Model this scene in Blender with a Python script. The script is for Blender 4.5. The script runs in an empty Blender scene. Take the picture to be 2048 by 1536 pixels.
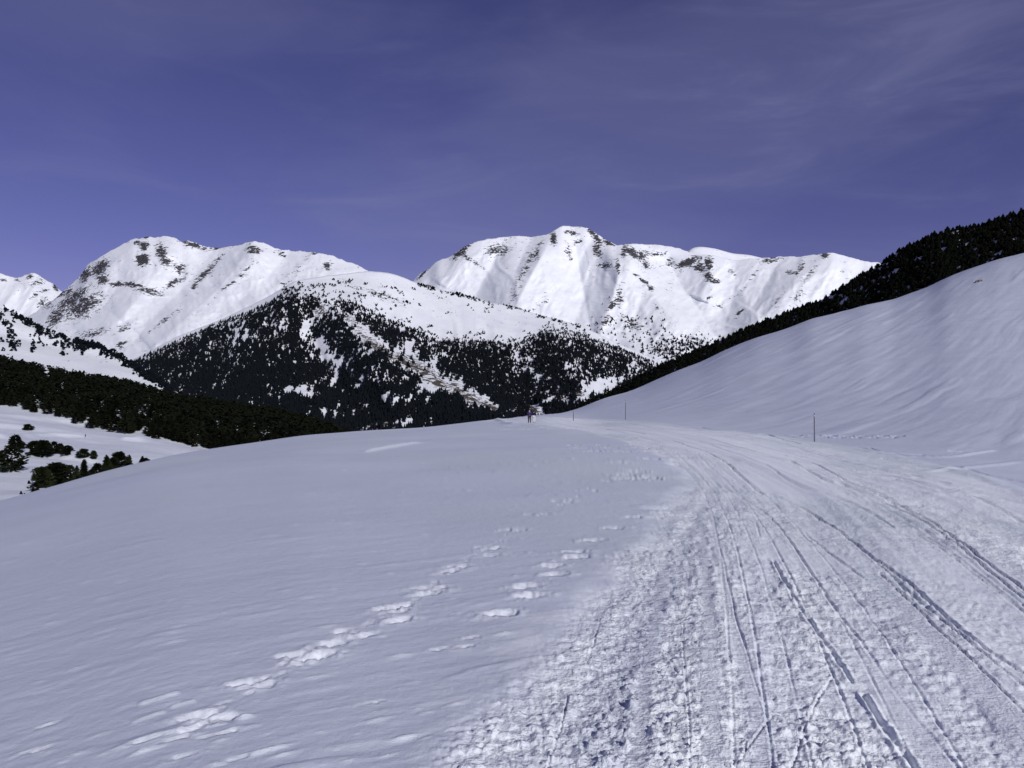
import bpy, math, random
import numpy as np
from mathutils import Vector, Matrix

random.seed(7)
RNG = np.random.default_rng(7)
scene = bpy.context.scene
COL = scene.collection

# ------------------------------------------------------------------ camera
F = 1547.0          # focal length in pixels of the 2048 px wide photograph
CZ = 1.6            # eye height above the snow
cam_d = bpy.data.cameras.new("camera")
cam = bpy.data.objects.new("camera", cam_d)
COL.objects.link(cam)
cam.location = (0, 0, CZ)
cam.rotation_euler = (math.radians(90), 0, 0)
cam_d.sensor_width = 36.0
cam_d.lens = 36.0 * F / 2048.0
cam_d.clip_start = 0.1
cam_d.clip_end = 40000
scene.camera = cam

# ------------------------------------------------------------------ light
SUN_EL = math.radians(27)
SUN_AZ = math.radians(146)      # clockwise from the viewing direction: right and behind
SUN_STR = 3.15
SKY_STR = 0.075
scene.view_settings.view_transform = 'Standard'
scene.view_settings.look = 'None'
scene.view_settings.gamma = 1
scene.view_settings.exposure = 0.04
scene.view_settings.use_curve_mapping = False

sd = Vector((math.cos(SUN_EL) * math.sin(SUN_AZ), math.cos(SUN_EL) * math.cos(SUN_AZ), math.sin(SUN_EL)))
sun_d = bpy.data.lights.new("sun", 'SUN')
sun_d.energy = SUN_STR
sun_d.angle = math.radians(0.53)
sun_d.color = (1.0, 0.985, 0.955)
sun = bpy.data.objects.new("sun", sun_d)
sun.rotation_euler = sd.to_track_quat('Z', 'Y').to_euler()
sun.location = sd * 300
COL.objects.link(sun)

world = bpy.data.worlds.new("World")
scene.world = world
world.use_nodes = True
nt = world.node_tree
nt.nodes.clear()


def N(t, kind, **kw):
    n = t.nodes.new(kind)
    for k, v in kw.items():
        setattr(n, k, v)
    return n


def math_node(t, op, a, b=None, clamp=False):
    n = N(t, 'ShaderNodeMath', operation=op, use_clamp=clamp)
    for i, s in enumerate((a, b)):
        if s is None:
            continue
        if isinstance(s, (int, float)):
            n.inputs[i].default_value = s
        else:
            t.links.new(s, n.inputs[i])
    return n.outputs[0]


def maprange(t, val, a, b, c=0.0, d=1.0, smooth=True):
    n = N(t, 'ShaderNodeMapRange')
    n.interpolation_type = 'SMOOTHSTEP' if smooth else 'LINEAR'
    t.links.new(val, n.inputs['Value'])
    n.inputs['From Min'].default_value = a
    n.inputs['From Max'].default_value = b
    n.inputs['To Min'].default_value = c
    n.inputs['To Max'].default_value = d
    return n.outputs['Result']


def mixcol(t, fac, a, b, blend='MIX'):
    n = N(t, 'ShaderNodeMix', data_type='RGBA', blend_type=blend)
    if isinstance(fac, (int, float)):
        n.inputs[0].default_value = fac
    else:
        t.links.new(fac, n.inputs[0])
    for i, s in ((6, a), (7, b)):
        if isinstance(s, tuple):
            n.inputs[i].default_value = (*s, 1) if len(s) == 3 else s
        else:
            t.links.new(s, n.inputs[i])
    return n.outputs[2]


def noise(t, vec, scale, detail=4, rough=0.55, dist=0.0):
    n = N(t, 'ShaderNodeTexNoise')
    t.links.new(vec, n.inputs['Vector'])
    n.inputs['Scale'].default_value = scale
    n.inputs['Detail'].default_value = detail
    n.inputs['Roughness'].default_value = rough
    n.inputs['Distortion'].default_value = dist
    return n.outputs['Fac']


def mapping(t, vec, rot=(0, 0, 0), scl=(1, 1, 1), loc=(0, 0, 0)):
    n = N(t, 'ShaderNodeMapping')
    t.links.new(vec, n.inputs['Vector'])
    n.inputs['Rotation'].default_value = rot
    n.inputs['Scale'].default_value = scl
    n.inputs['Location'].default_value = loc
    return n.outputs['Vector']


sky = N(nt, 'ShaderNodeTexSky', sky_type='NISHITA')
sky.sun_disc = False
sky.sun_elevation = SUN_EL
sky.sun_rotation = SUN_AZ
sky.altitude = 2000
sky.air_density = 1.0
sky.dust_density = 0.25
sky.ozone_density = 2.0
tinted = mixcol(nt, 1.0, sky.outputs[0], (0.59, 0.41, 0.70), 'MULTIPLY')
tc = N(nt, 'ShaderNodeTexCoord')
# thin cirrus: a sheet seen in perspective, its streaks rising to the right
gv = tc.outputs['Generated']
c1 = noise(nt, mapping(nt, gv, rot=(0, math.radians(-16), 0), scl=(1.0, 1.0, 3.0), loc=(2.35, 0.2, 1.1)), 1.5, 6, 0.5, 0.6)
c2 = noise(nt, mapping(nt, gv, rot=(0, math.radians(-11), 0), scl=(1.2, 1.0, 5.5), loc=(1.7, 5.2, 0.35)), 2.4, 10, 0.62, 1.0)
m1 = maprange(nt, c1, 0.40, 0.66)
m2 = maprange(nt, c2, 0.38, 0.78)
cm = math_node(nt, 'ADD', math_node(nt, 'MULTIPLY', m1, 0.46), math_node(nt, 'MULTIPLY', math_node(nt, 'MULTIPLY', m2, m2), 0.55), clamp=True)
cloudy = mixcol(nt, math_node(nt, 'MULTIPLY', cm, 0.45), tinted, (2.75, 2.85, 5.1))
bg = N(nt, 'ShaderNodeBackground')
nt.links.new(cloudy, bg.inputs['Color'])
bg.inputs['Strength'].default_value = SKY_STR
wo = N(nt, 'ShaderNodeOutputWorld')
nt.links.new(bg.outputs[0], wo.inputs['Surface'])


# ------------------------------------------------------------------ numpy helpers
def _hash(ix, iy, seed):
    h = (ix.astype(np.uint32) * np.uint32(374761393)) ^ (iy.astype(np.uint32) * np.uint32(668265263)) ^ np.uint32((seed * 2246822519) & 0xffffffff)
    h = (h ^ (h >> np.uint32(13))) * np.uint32(1274126177)
    h = h ^ (h >> np.uint32(16))
    return (h & np.uint32(0xffffff)).astype(np.float32) / np.float32(0xffffff)


def vnoise(x, y, seed=0):
    fx, fy = np.floor(x), np.floor(y)
    ix, iy = fx.astype(np.int64), fy.astype(np.int64)
    tx, ty = (x - fx), (y - fy)
    tx = tx * tx * tx * (tx * (tx * 6 - 15) + 10)
    ty = ty * ty * ty * (ty * (ty * 6 - 15) + 10)
    a = _hash(ix, iy, seed); b = _hash(ix + 1, iy, seed)
    c = _hash(ix, iy + 1, seed); d = _hash(ix + 1, iy + 1, seed)
    return (a + (b - a) * tx) * (1 - ty) + (c + (d - c) * tx) * ty - 0.5


def fbm(x, y, octv=4, seed=0, gain=0.5, lac=2.03):
    s = 0; a = 1.0
    for k in range(octv):
        cx, sx_ = math.cos(k * 0.9), math.sin(k * 0.9)
        s = s + a * vnoise((x * cx - y * sx_) + 17.3 * k, (x * sx_ + y * cx) - 9.1 * k, seed + 31 * k)
        x = x * lac; y = y * lac; a *= gain
    return s


def ridged(x, y, octv=4, seed=0, gain=0.5):
    s = 0; a = 1.0
    for k in range(octv):
        s = s + a * (0.5 - 2 * np.abs(vnoise(x + 7.7 * k, y - 3.3 * k, seed + 13 * k)))
        x = x * 2.1; y = y * 2.1; a *= gain
    return s


def worley(x, y, seed=0):
    """distance to nearest cell point, and a random value of that cell"""
    ix, iy = np.floor(x).astype(np.int64), np.floor(y).astype(np.int64)
    best = np.full(x.shape, 9.0, np.float32); val = np.zeros(x.shape, np.float32)
    for dx in (-1, 0, 1):
        for dy in (-1, 0, 1):
            cx, cy = ix + dx, iy + dy
            qx = cx + 0.1 + 0.8 * _hash(cx, cy, seed); qy = cy + 0.1 + 0.8 * _hash(cx, cy, seed + 1)
            d = (x - qx) ** 2 + (y - qy) ** 2
            r = _hash(cx, cy, seed + 2)
            w = d < best
            best = np.where(w, d, best); val = np.where(w, r, val)
    return np.sqrt(best), val


def sstep(a, b, x):
    t = np.clip((x - a) / (b - a), 0, 1)
    return t * t * (3 - 2 * t)


def smooth1(a, sigma):
    n = int(3 * sigma)
    k = np.exp(-0.5 * (np.arange(-n, n + 1) / sigma) ** 2); k /= k.sum()
    return np.convolve(np.pad(a, n, mode='edge'), k, 'valid')


def chaikin(P, n=2):
    P = np.array(P, float)
    for _ in range(n):
        a = P[:-1] * 0.75 + P[1:] * 0.25
        b = P[:-1] * 0.25 + P[1:] * 0.75
        m = np.empty((2 * len(a), P.shape[1])); m[0::2] = a; m[1::2] = b
        P = np.vstack([P[:1], m, P[-1:]])
    return P


def polydist(px_, py_, P):
    """distance to a polyline, its signed side (positive = right of travel) and the parameter 0..1 along it"""
    best = np.full(px_.shape, 1e18); side = np.zeros(px_.shape); par = np.zeros(px_.shape)
    n = len(P) - 1
    for i in range(n):
        ax, ay = P[i][:2]; bx, by = P[i + 1][:2]
        ex, ey = bx - ax, by - ay
        L = ex * ex + ey * ey + 1e-12
        t = np.clip(((px_ - ax) * ex + (py_ - ay) * ey) / L, 0, 1)
        dx, dy = px_ - ax - t * ex, py_ - ay - t * ey
        d = dx * dx + dy * dy
        w = d < best
        best = np.where(w, d, best)
        side = np.where(w, -(ex * dy - ey * dx), side)
        par = np.where(w, (i + t) / n, par)
    return np.sqrt(best), np.sign(side), par


def tab(points, sigma=0.0, u0=-2500, u1=4500, step=5):
    U = np.arange(u0, u1 + step, step, dtype=float)
    p = np.array(points, float)
    v = np.interp(U, p[:, 0], p[:, 1])
    if sigma > 0:
        v = smooth1(v, sigma / step)
    return lambda u: np.interp(u, U, v)


def unproj(u, v, Y):
    return (np.asarray(u) - 1024) / F * Y, Y + 0 * np.asarray(u), CZ + (768 - np.asarray(v)) / F * Y


# ------------------------------------------------------------------ object helpers
def tag(o, label=None, cat=None, group=None, kind=None):
    if label: o['label'] = label
    if cat: o['category'] = cat
    if group: o['group'] = group
    if kind: o['kind'] = kind
    return o


def mesh_from(name, V, Fc, mat, parent=None, smooth=True, attrs=None, nper=None):
    """V (n,3), Fc (m,k) int array of faces with k corners each"""
    me = bpy.data.meshes.new(name)
    V = np.ascontiguousarray(V, dtype=np.float32); Fc = np.ascontiguousarray(Fc, dtype=np.int32)
    m, k = Fc.shape
    me.vertices.add(len(V)); me.vertices.foreach_set('co', V.ravel())
    me.loops.add(m * k); me.loops.foreach_set('vertex_index', Fc.ravel())
    me.polygons.add(m)
    me.polygons.foreach_set('loop_start', np.arange(0, m * k, k, dtype=np.int32))
    me.polygons.foreach_set('loop_total', np.full(m, k, dtype=np.int32))
    me.polygons.foreach_set('use_smooth', np.full(m, bool(smooth)))
    for an, av in (attrs or {}).items():
        a = me.attributes.new(an, 'FLOAT', 'POINT')
        a.data.foreach_set('value', np.ascontiguousarray(av, dtype=np.float32).ravel())
    me.update(calc_edges=True)
    me.materials.append(mat)
    o = bpy.data.objects.new(name, me)
    COL.objects.link(o)
    if parent: o.parent = parent
    return o


def grid_faces(nr, nc):
    i = np.arange(nr * nc).reshape(nr, nc)
    return np.stack([i[:-1, :-1], i[:-1, 1:], i[1:, 1:], i[1:, :-1]], -1).reshape(-1, 4)


def grid_obj(name, P, mat, attrs=None, mask=None, flip=False):
    nr, nc = P.shape[:2]
    Fc = grid_faces(nr, nc)
    if flip: Fc = Fc[:, ::-1]
    V = P.reshape(-1, 3)
    at = {k: a.reshape(-1) for k, a in (attrs or {}).items()}
    if mask is not None:
        Fc = Fc[mask.reshape(-1)]
        used = np.zeros(len(V), bool); used[Fc.ravel()] = True
        idx = np.cumsum(used) - 1
        V = V[used]; Fc = idx[Fc]; at = {k: a[used] for k, a in at.items()}
    return mesh_from(name, V, Fc, mat, attrs=at)


def empty(name, loc, rz=0.0, scl=1.0):
    o = bpy.data.objects.new(name, None)
    COL.objects.link(o)
    o.location = loc; o.rotation_euler = (0, 0, rz); o.scale = (scl,) * 3
    o.empty_display_size = 0.2
    return o


# ------------------------------------------------------------------ materials
def new_mat(name):
    m = bpy.data.materials.new(name); m.use_nodes = True
    t = m.node_tree
    b = t.nodes['Principled BSDF']
    return m, t, b


SNOW = (0.68, 0.715, 0.815)


def snow_mat(name, big=1.0, rough_attr=False, packed=None, SNOW=SNOW, bump1=(30, 0.004), bump2=(160, 0.0015), tint=0.06):
    m, t, b = new_mat(name)
    g = N(t, 'ShaderNodeNewGeometry')
    v = noise(t, g.outputs['Position'], 0.35 * big, 5, 0.6)
    v2 = noise(t, g.outputs['Position'], 0.08 * big, 3, 0.5)
    base = mixcol(t, maprange(t, v, 0.35, 0.7), SNOW, tuple(c * (1 - tint) for c in SNOW))
    if packed:
        at = N(t, 'ShaderNodeAttribute', attribute_name='packed')  # packed lane snow plus the painted sunlit marks
        base = mixcol(t, at.outputs['Fac'], base, mixcol(t, maprange(t, v, 0.35, 0.7), packed, tuple(c * 0.95 for c in packed)))
    base = mixcol(t, math_node(t, 'MULTIPLY', maprange(t, v2, 0.45, 0.65), 0.0 if packed is None else 0.55), base, (0.67, 0.73, 0.76))
    t.links.new(base, b.inputs['Base Color'])
    b.inputs['Roughness'].default_value = 0.55
    b.inputs['Specular IOR Level'].default_value = 0.25
    last = None
    for sc, dist in (bump1, bump2):
        if not dist: continue
        bn = N(t, 'ShaderNodeBump')
        bn.inputs['Strength'].default_value = 1.0
        bn.inputs['Distance'].default_value = dist
        if rough_attr:
            ra_ = N(t, 'ShaderNodeAttribute', attribute_name='rough')
            t.links.new(ra_.outputs['Fac'], bn.inputs['Strength'])
        t.links.new(noise(t, g.outputs['Position'], sc, 4, 0.6), bn.inputs['Height'])
        if last is not None: t.links.new(last, bn.inputs['Normal'])
        last = bn.outputs['Normal']
    if last is not None: t.links.new(last, b.inputs['Normal'])
    return m


def mountain_mat(name, scl=1.0, rock=(0.04, 0.04, 0.052), brown=(0.085, 0.08, 0.08), strata=35, bumpd=6.0):
    """snow with rock breaking through where the 'rock' attribute says so"""
    m, t, b = new_mat(name)
    g = N(t, 'ShaderNodeNewGeometry')
    at = N(t, 'ShaderNodeAttribute', attribute_name='rock')
    mp = mapping(t, g.outputs['Position'], rot=(0, math.radians(strata), 0), scl=(0.75, 0.75, 2.0))
    n1 = noise(t, mp, 0.030 * scl, 8, 0.6, 1.2)
    n2 = noise(t, mp, 0.09 * scl, 5, 0.6)
    s = math_node(t, 'ADD', math_node(t, 'MULTIPLY', n1, 1.8), math_node(t, 'MULTIPLY', n2, 1.0))
    s = math_node(t, 'ADD', s, at.outputs['Fac'])
    fac = maprange(t, s, 1.40 + 0.38, 1.40 + 0.41)
    rc = mixcol(t, maprange(t, n2, 0.3, 0.7), rock, brown)
    sn = mixcol(t, maprange(t, noise(t, g.outputs['Position'], 0.006 * scl, 5, 0.6), 0.35, 0.7), (0.81, 0.83, 0.875), (0.74, 0.76, 0.815))
    t.links.new(mixcol(t, fac, sn, rc), b.inputs['Base Color'])
    b.inputs['Roughness'].default_value = 0.75
    b.inputs['Specular IOR Level'].default_value = 0.15
    h = math_node(t, 'ADD', math_node(t, 'MULTIPLY', n1, math_node(t, 'ADD', math_node(t, 'MULTIPLY', fac, 2.5), 0.25)),
                  math_node(t, 'MULTIPLY', noise(t, mp, 0.2 * scl, 3, 0.5), 0.08))
    bn = N(t, 'ShaderNodeBump'); bn.inputs['Strength'].default_value = 1.0; bn.inputs['Distance'].default_value = bumpd
    t.links.new(h, bn.inputs['Height']); t.links.new(bn.outputs['Normal'], b.inputs['Normal'])
    return m


def needle_mat(name, dark, light, sc=1.0):
    m, t, b = new_mat(name)
    g = N(t, 'ShaderNodeNewGeometry')
    oi = N(t, 'ShaderNodeObjectInfo')
    n1 = noise(t, g.outputs['Position'], 1.3 * sc, 3, 0.6)
    n2 = noise(t, g.outputs['Position'], 0.12 * sc, 2, 0.5)
    f = math_node(t, 'ADD', math_node(t, 'MULTIPLY', n1, 0.6), math_node(t, 'MULTIPLY', n2, 0.4))
    f = math_node(t, 'ADD', f, math_node(t, 'MULTIPLY', math_node(t, 'SUBTRACT', oi.outputs['Random'], 0.5), 0.3))
    t.links.new(mixcol(t, maprange(t, f, 0.35, 0.7), dark, light), b.inputs['Base Color'])
    b.inputs['Roughness'].default_value = 0.9
    b.inputs['Specular IOR Level'].default_value = 0.015
    return m


def flat_mat(name, col, rough=0.6, spec=0.3, var=0.25, sc=8.0):
    m, t, b = new_mat(name)
    g = N(t, 'ShaderNodeNewGeometry')
    n1 = noise(t, g.outputs['Position'], sc, 4, 0.6)
    t.links.new(mixcol(t, n1, tuple(c * (1 - var) for c in col), tuple(min(1, c * (1 + var)) for c in col)), b.inputs['Base Color'])
    b.inputs['Roughness'].default_value = rough
    b.inputs['Specular IOR Level'].default_value = spec
    return m


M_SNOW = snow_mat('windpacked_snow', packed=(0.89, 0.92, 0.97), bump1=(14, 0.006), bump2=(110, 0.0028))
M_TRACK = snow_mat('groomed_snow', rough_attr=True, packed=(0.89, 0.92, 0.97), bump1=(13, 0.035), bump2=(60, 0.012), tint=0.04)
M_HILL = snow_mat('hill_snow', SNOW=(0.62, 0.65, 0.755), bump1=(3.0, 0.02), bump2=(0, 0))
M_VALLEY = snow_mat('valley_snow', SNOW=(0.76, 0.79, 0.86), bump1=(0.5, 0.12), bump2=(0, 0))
M_MTN = mountain_mat('alpine_rock_and_snow')
M_MID = mountain_mat('wooded_slope_ground', scl=2.0, rock=(0.075, 0.065, 0.055), brown=(0.12, 0.10, 0.07), strata=-38, bumpd=4.0)
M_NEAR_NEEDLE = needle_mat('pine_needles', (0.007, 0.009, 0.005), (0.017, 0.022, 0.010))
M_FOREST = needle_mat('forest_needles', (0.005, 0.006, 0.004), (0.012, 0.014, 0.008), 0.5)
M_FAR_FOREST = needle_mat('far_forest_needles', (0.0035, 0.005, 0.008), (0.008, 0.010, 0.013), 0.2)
M_BARK = flat_mat('bark', (0.09, 0.07, 0.055), 0.9, 0.1)
M_ROCK = flat_mat('lichen_rock', (0.16, 0.16, 0.15), 0.9, 0.1, 0.5, 5)

# ------------------------------------------------------------------ near terrain: base height
# skyline of the snow field (photograph pixels) on the left, of the hill on the right
SIL_L = [(-900, 1330), (-500, 1165), (0, 1002), (70, 983), (190, 950), (295, 923), (360, 909), (510, 887), (600, 874), (700, 866), (860, 853), (1000, 839), (1110, 829), (1250, 822), (1500, 815)]
k_l = tab([(u, (v - 768) / F) for u, v in SIL_L], 22)
yc_l = tab([(-900, 16), (-500, 21), (0, 35), (300, 48), (640, 70), (1000, 104), (1110, 115), (1400, 120)], 60)
SIL_R = [(1000, 850), (1110, 829), (1195, 803), (1250, 787), (1287, 773), (1350, 745), (1400, 725), (1450, 701), (1512, 676), (1577, 656), (1621, 639), (1690, 622), (1729, 610), (1784, 599), (1831, 583), (1859, 572), (1895, 554), (1942, 537), (1997, 519), (2048, 506), (2400, 400), (3000, 300), (3600, 300)]
v_r = tab(SIL_R, 9)
yc_r = tab([(1000, 118), (1110, 122), (1147, 126), (1251, 150), (1400, 170), (1550, 185), (1700, 200), (1900, 220), (2048, 235), (2500, 260), (3600, 280)], 60)
BASE_R = [(1000, 843, 104), (1147, 840, 95), (1251, 839, 79), (1400, 853, 62), (1629, 887, 46), (1760, 900, 40), (1900, 916, 35), (2048, 945, 31), (2500, 1010, 25), (3600, 1180, 20)]
yb_r = tab([(u, y) for u, v, y in BASE_R], 90)
zb_r = tab([(u, CZ - (v - 768) / F * y) for u, v, y in BASE_R], 50)


def base_z(x, y):
    x = np.asarray(x, float); y = np.asarray(y, float)
    r = np.hypot(x, y)
    az = np.arctan2(x, y)
    azc = np.clip(az, -0.98, 0.98)
    u = 1024 + F * np.tan(azc)
    Y = r * np.cos(azc)
    # left model: slowly steepening brow
    yc = yc_l(u); s = k_l(u) - 2 * CZ / yc; c = CZ / yc ** 2
    Ym = np.minimum(Y, 1.7 * yc)
    zl = -s * Y - c * Ym ** 2 - 2 * c * Ym * (Y - Ym)
    # right model: flat track, then the hill
    yb = yb_r(u); zb = zb_r(u); y1 = yc_r(u); z1 = CZ + (768 - v_r(u)) / F * y1
    k1 = (z1 - CZ) / y1
    t = np.clip(Y / yb, 0, 1)
    s0 = -0.02
    za = (t ** 3 - 2 * t ** 2 + t) * yb * s0 + (-2 * t ** 3 + 3 * t ** 2) * zb + (t ** 3 - t ** 2) * yb * 0.0
    L = y1 - yb
    q = np.clip((Y - yb) / L, 0, 1)
    zh = (2 * q ** 3 - 3 * q ** 2 + 1) * zb + (-2 * q ** 3 + 3 * q ** 2) * z1 + (q ** 3 - q ** 2) * L * k1
    e = np.maximum(Y - y1, 0)
    zk = z1 + k1 * e - 0.0035 * e * e
    zr = np.where(Y < yb, za, np.where(Y < y1, zh, zk))
    far_ = sstep(30, 95, Y)
    w = sstep(1070, 1215, u) * far_ + sstep(350, 2000, u) * (1 - far_)
    z = zl * (1 - w) + zr * w
    wb = sstep(0.98, 1.5, np.abs(az))
    return z * (1 - wb) + (-0.03 * r * (1 if True else 0)) * wb


def on_ground(u, v, it=60):
    """where the ray of a pixel meets the snow"""
    u = np.asarray(u, float); v = np.asarray(v, float)
    Y = F * CZ / np.maximum(v - 768, 30) * 0.7
    lo = np.full_like(Y, 1.0); hi = np.full_like(Y, 1.0)
    # march outwards until the ray is under the surface, then bisect
    done = np.zeros(Y.shape, bool); cur = np.full_like(Y, 1.5)
    for _ in range(400):
        nxt = cur * 1.012
        x, yy, z = unproj(u, v, nxt)
        under = base_z(x, yy) >= z
        new = under & ~done
        lo = np.where(new, cur, lo); hi = np.where(new, nxt, hi)
        done |= under; cur = nxt
        if done.all(): break
    lo = np.where(done, lo, 110); hi = np.where(done, hi, 112)
    for _ in range(25):
        mid = (lo + hi) / 2
        x, yy, z = unproj(u, v, mid)
        under = base_z(x, yy) >= z
        hi = np.where(under, mid, hi); lo = np.where(under, lo, mid)
    x, yy, z = unproj(u, v, (lo + hi) / 2)
    return x, yy


def gline(pts, n=2):
    P = chaikin(pts, n)
    x, y = on_ground(P[:, 0], P[:, 1])
    return np.stack([x, y], -1)


# ------------------------------------------------------------------ near terrain: grid
th = np.concatenate([np.linspace(-math.pi, -0.72, 40)[:-1], np.linspace(-0.72, -0.605, 30)[:-1],
                     np.linspace(-0.605, 0.605, 940), np.linspace(0.605, 0.72, 30)[1:], np.linspace(0.72, math.pi, 40)[1:]])
rs = [0.5]
while rs[-1] < 340:
    r = rs[-1]
    if r < 2.6: d = 0.12
    else: d = min(1.22 * r * r / 1237.0, 0.36 + max(0, r - 45) * 0.008)
    if r > 240: d = 6
    rs.append(r + max(d, 0.008))
rs = np.array(rs)
NR, NC = len(rs), len(th)
print("near grid", NR, NC)
R, T = np.meshgrid(rs, th, indexing='ij')
X = (R * np.sin(T)).astype(np.float64); Y_ = (R * np.cos(T)).astype(np.float64)
Z = base_z(X, Y_)
cell = np.gradient(rs)[:, None] * np.ones((1, NC))      # row spacing
front = (np.abs(T) < 0.75)


def lod(wl):
    """fade a wavelength out where the grid cannot carry it"""
    return sstep(1.15, 2.3, wl / np.maximum(R * 0.00124, np.minimum(cell, R * 0.004)))


# the groomed track
TR_L = [(845, 1560), (930, 1420), (1050, 1290), (1170, 1160), (1260, 1068), (1335, 990), (1372, 952), (1340, 922), (1270, 892), (1180, 866), (1090, 851), (1010, 844), (960, 842)]
TR_R = [(2350, 1120), (2048, 985), (1930, 945), (1760, 908), (1640, 890), (1500, 868), (1390, 853), (1260, 843), (1165, 838), (1110, 834), (1080, 833)]
wl_ = gline(TR_L); wr_ = gline(TR_R)
wl_ = np.vstack([[wl_[0] + (wl_[0] - wl_[3]) * 6], wl_])
wr_ = np.vstack([[wr_[0] + np.array([14, -26])], wr_])
dl, sl, pl = polydist(X, Y_, wl_)
dr_, sr, pr = polydist(X, Y_, wr_)
dl = dl * sl            # positive: on the track side of the left edge
dr = -dr_ * sr          # positive: on the track side of the right edge
wob = 0.28 * fbm(X * 0.9, Y_ * 0.9, 3, 5)
track_in = np.minimum(dl + wob * np.minimum(1, R / 8), dr + wob) * (1.0)
track_m = sstep(-0.10, 0.35, track_in) * front
hill_f = sstep(-1.0, 3.0, -dr) * (X > 0) * (Y_ > 0)

# large soft undulations
A = fbm(X * 0.07, Y_ * 0.07, 3, 11) * 0.22 * np.minimum(1, R / 25)
# wind-packed relief with long axis across the view, rising to the right
ca, sa = math.cos(math.radians(26)), math.sin(math.radians(26))
al, ac = X * ca + Y_ * sa, -X * sa + Y_ * ca
warp = fbm(X * 0.8, Y_ * 0.8, 3, 3)
sas = fbm(al * 0.45 + warp * 0.6, ac * 2.1 + warp * 0.5, 4, 21) * 0.022 * (0.35 + sstep(-0.2, 0.4, fbm(X * 0.15, Y_ * 0.2, 2, 27))) * 0.7 * lod(0.8)
sas += fbm(al * 0.12, ac * 0.5 + warp * 0.3, 3, 22) * 0.06 * np.minimum(1, R / 12)
scab = np.maximum(0, fbm(al * 1.3, ac * 5.5, 3, 23) - 0.36 + 0.22 * fbm(X * 0.3, Y_ * 0.3, 2, 24)) * 0.045 * lod(0.25)
fine = fbm(al * 5, ac * 14, 3, 25) * 0.0035 * lod(0.1) + fbm(al * 1.1, ac * 8 + warp, 3, 26) * 0.0040 * lod(0.14)
off = (1 - track_m)
Z += A + off * (0.16 * sas + 0.7 * scab + fine) * (1 - 0.6 * hill_f)
# streaks on the hill
hx, hy = on_ground(np.array([1560., 1860.]), np.array([800., 640.]))
hd = np.array([hx[1] - hx[0], hy[1] - hy[0]]); hd /= np.linalg.norm(hd)
ha, hc = X * hd[0] + Y_ * hd[1], -X * hd[1] + Y_ * hd[0]
hw = fbm(X * 0.05, Y_ * 0.05, 3, 31)
hs = fbm(ha * 0.016 + 0.4 * hw, hc * 0.16 + hw * 0.35, 4, 32, 0.5) * 0.05 + fbm(ha * 0.05 + hw * 0.3, hc * 0.75 + hw * 0.6, 4, 33, 0.55) * 0.06
hs += np.maximum(0, fbm(ha * 0.035 + 9, hc * 0.42 + hw * 0.4, 3, 36) - 0.26) * 0.28
Z += hill_f * hs * sstep(0, 14, -dr)
Z += hill_f * 0.35 * fbm(X * 0.02, Y_ * 0.02, 3, 35) * sstep(5, 40, -dr)

# the track itself: a slightly sunk ploughed lane with clods
rough_big = 0.5 + 1.3 * fbm(X * 0.35, Y_ * 0.35, 3, 41)
band = 0.72 + 1.25 * vnoise(dl * 2.3, np.zeros_like(dl) + 2.5 + R * 0.03, 42)
edge_band = np.exp(-((dl - 0.75) / 0.75) ** 2)
rb = np.exp(-((dr - 3.0) / 1.8) ** 2) * sstep(7, 14, R)
amp = (0.95 + 0.35 * edge_band + 0.4 * sstep(3.5, 8, R)) * np.clip(0.22 + 0.85 * rough_big * band ** 1.5 + 0.5 * edge_band + 0.8 * rb, 0.12, 1.5)
wx = X + 0.02 * fbm(X * 9, Y_ * 9, 2, 43); wy = Y_ + 0.02 * fbm(X * 9 + 5, Y_ * 9, 2, 44)
d1, v1 = worley(wx * 15, wy * 21, 51)
d2, v2 = worley(wx * 29, wy * 38, 55)
d3, v3 = worley(wx * 8, wy * 11, 58)
lump = (np.clip((0.52 - d1) / 0.34, 0, 1) ** 0.7 * v1 ** 1.4 * 0.021) * lod(0.07)
lump += (np.clip((0.5 - d2) / 0.3, 0, 1) ** 0.7 * v2 * 0.0110) * lod(0.038)
lump += np.clip((0.5 - d3) / 0.35, 0, 1) ** 0.7 * np.maximum(0, v3 - 0.7) * 0.04 * (0.25 + edge_band) * lod(0.12)
tread = 0
for wl0, am0, sd0 in ((0.03, 0.0058, 139), (0.05, 0.0105, 140), (0.09, 0.015, 141), (0.18, 0.012, 142), (0.36, 0.018, 143), (0.75, 0.022, 144)):
    q0 = vnoise(X / wl0 * 0.62 + warp, Y_ / wl0 * 1.1 + 0.5 * warp, sd0)
    q1 = 0.5 - 2.2 * np.abs(vnoise(X / wl0 * 0.5 - warp, Y_ / wl0 * 0.9, sd0 + 7))
    g0 = np.minimum(1, (0.25 + R / 9)) if wl0 > 0.1 else 1.0
    tread = tread + (q0 + 0.8 * q1) * am0 * lod(wl0 * 1.15) * g0
cord = 0.014 * vnoise(dl * 7, R * 0.15, 48) * lod(0.2) + 0.028 * vnoise(dl * 1.7, R * 0.05, 49) * lod(0.6)
ZT = base_z(X, Y_) + A + track_m * (cord * 0.8 - 0.006)
Z += track_m * (amp * (lump + tread) + cord * 0.8 - 0.03)
# low berms at the lane's two sides
Z += 0.045 * np.exp(-((dl - 0.15) / 0.28) ** 2) * front * np.exp(-R / 9) * (0.5 + fbm(X * 1.2, Y_ * 1.2, 2, 50))
Z += 0.08 * np.exp(-((dr + 0.1) / 0.55) ** 2) * front * (X > 0) * (0.6 + 1.2 * fbm(X * 0.25, Y_ * 0.25, 2, 52))


def window(P, pad):
    x0, x1 = P[:, 0].min() - pad, P[:, 0].max() + pad
    y0, y1 = P[:, 1].min() - pad, P[:, 1].max() + pad
    return np.nonzero((X > x0) & (X < x1) & (Y_ > y0) & (Y_ < y1))


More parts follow.
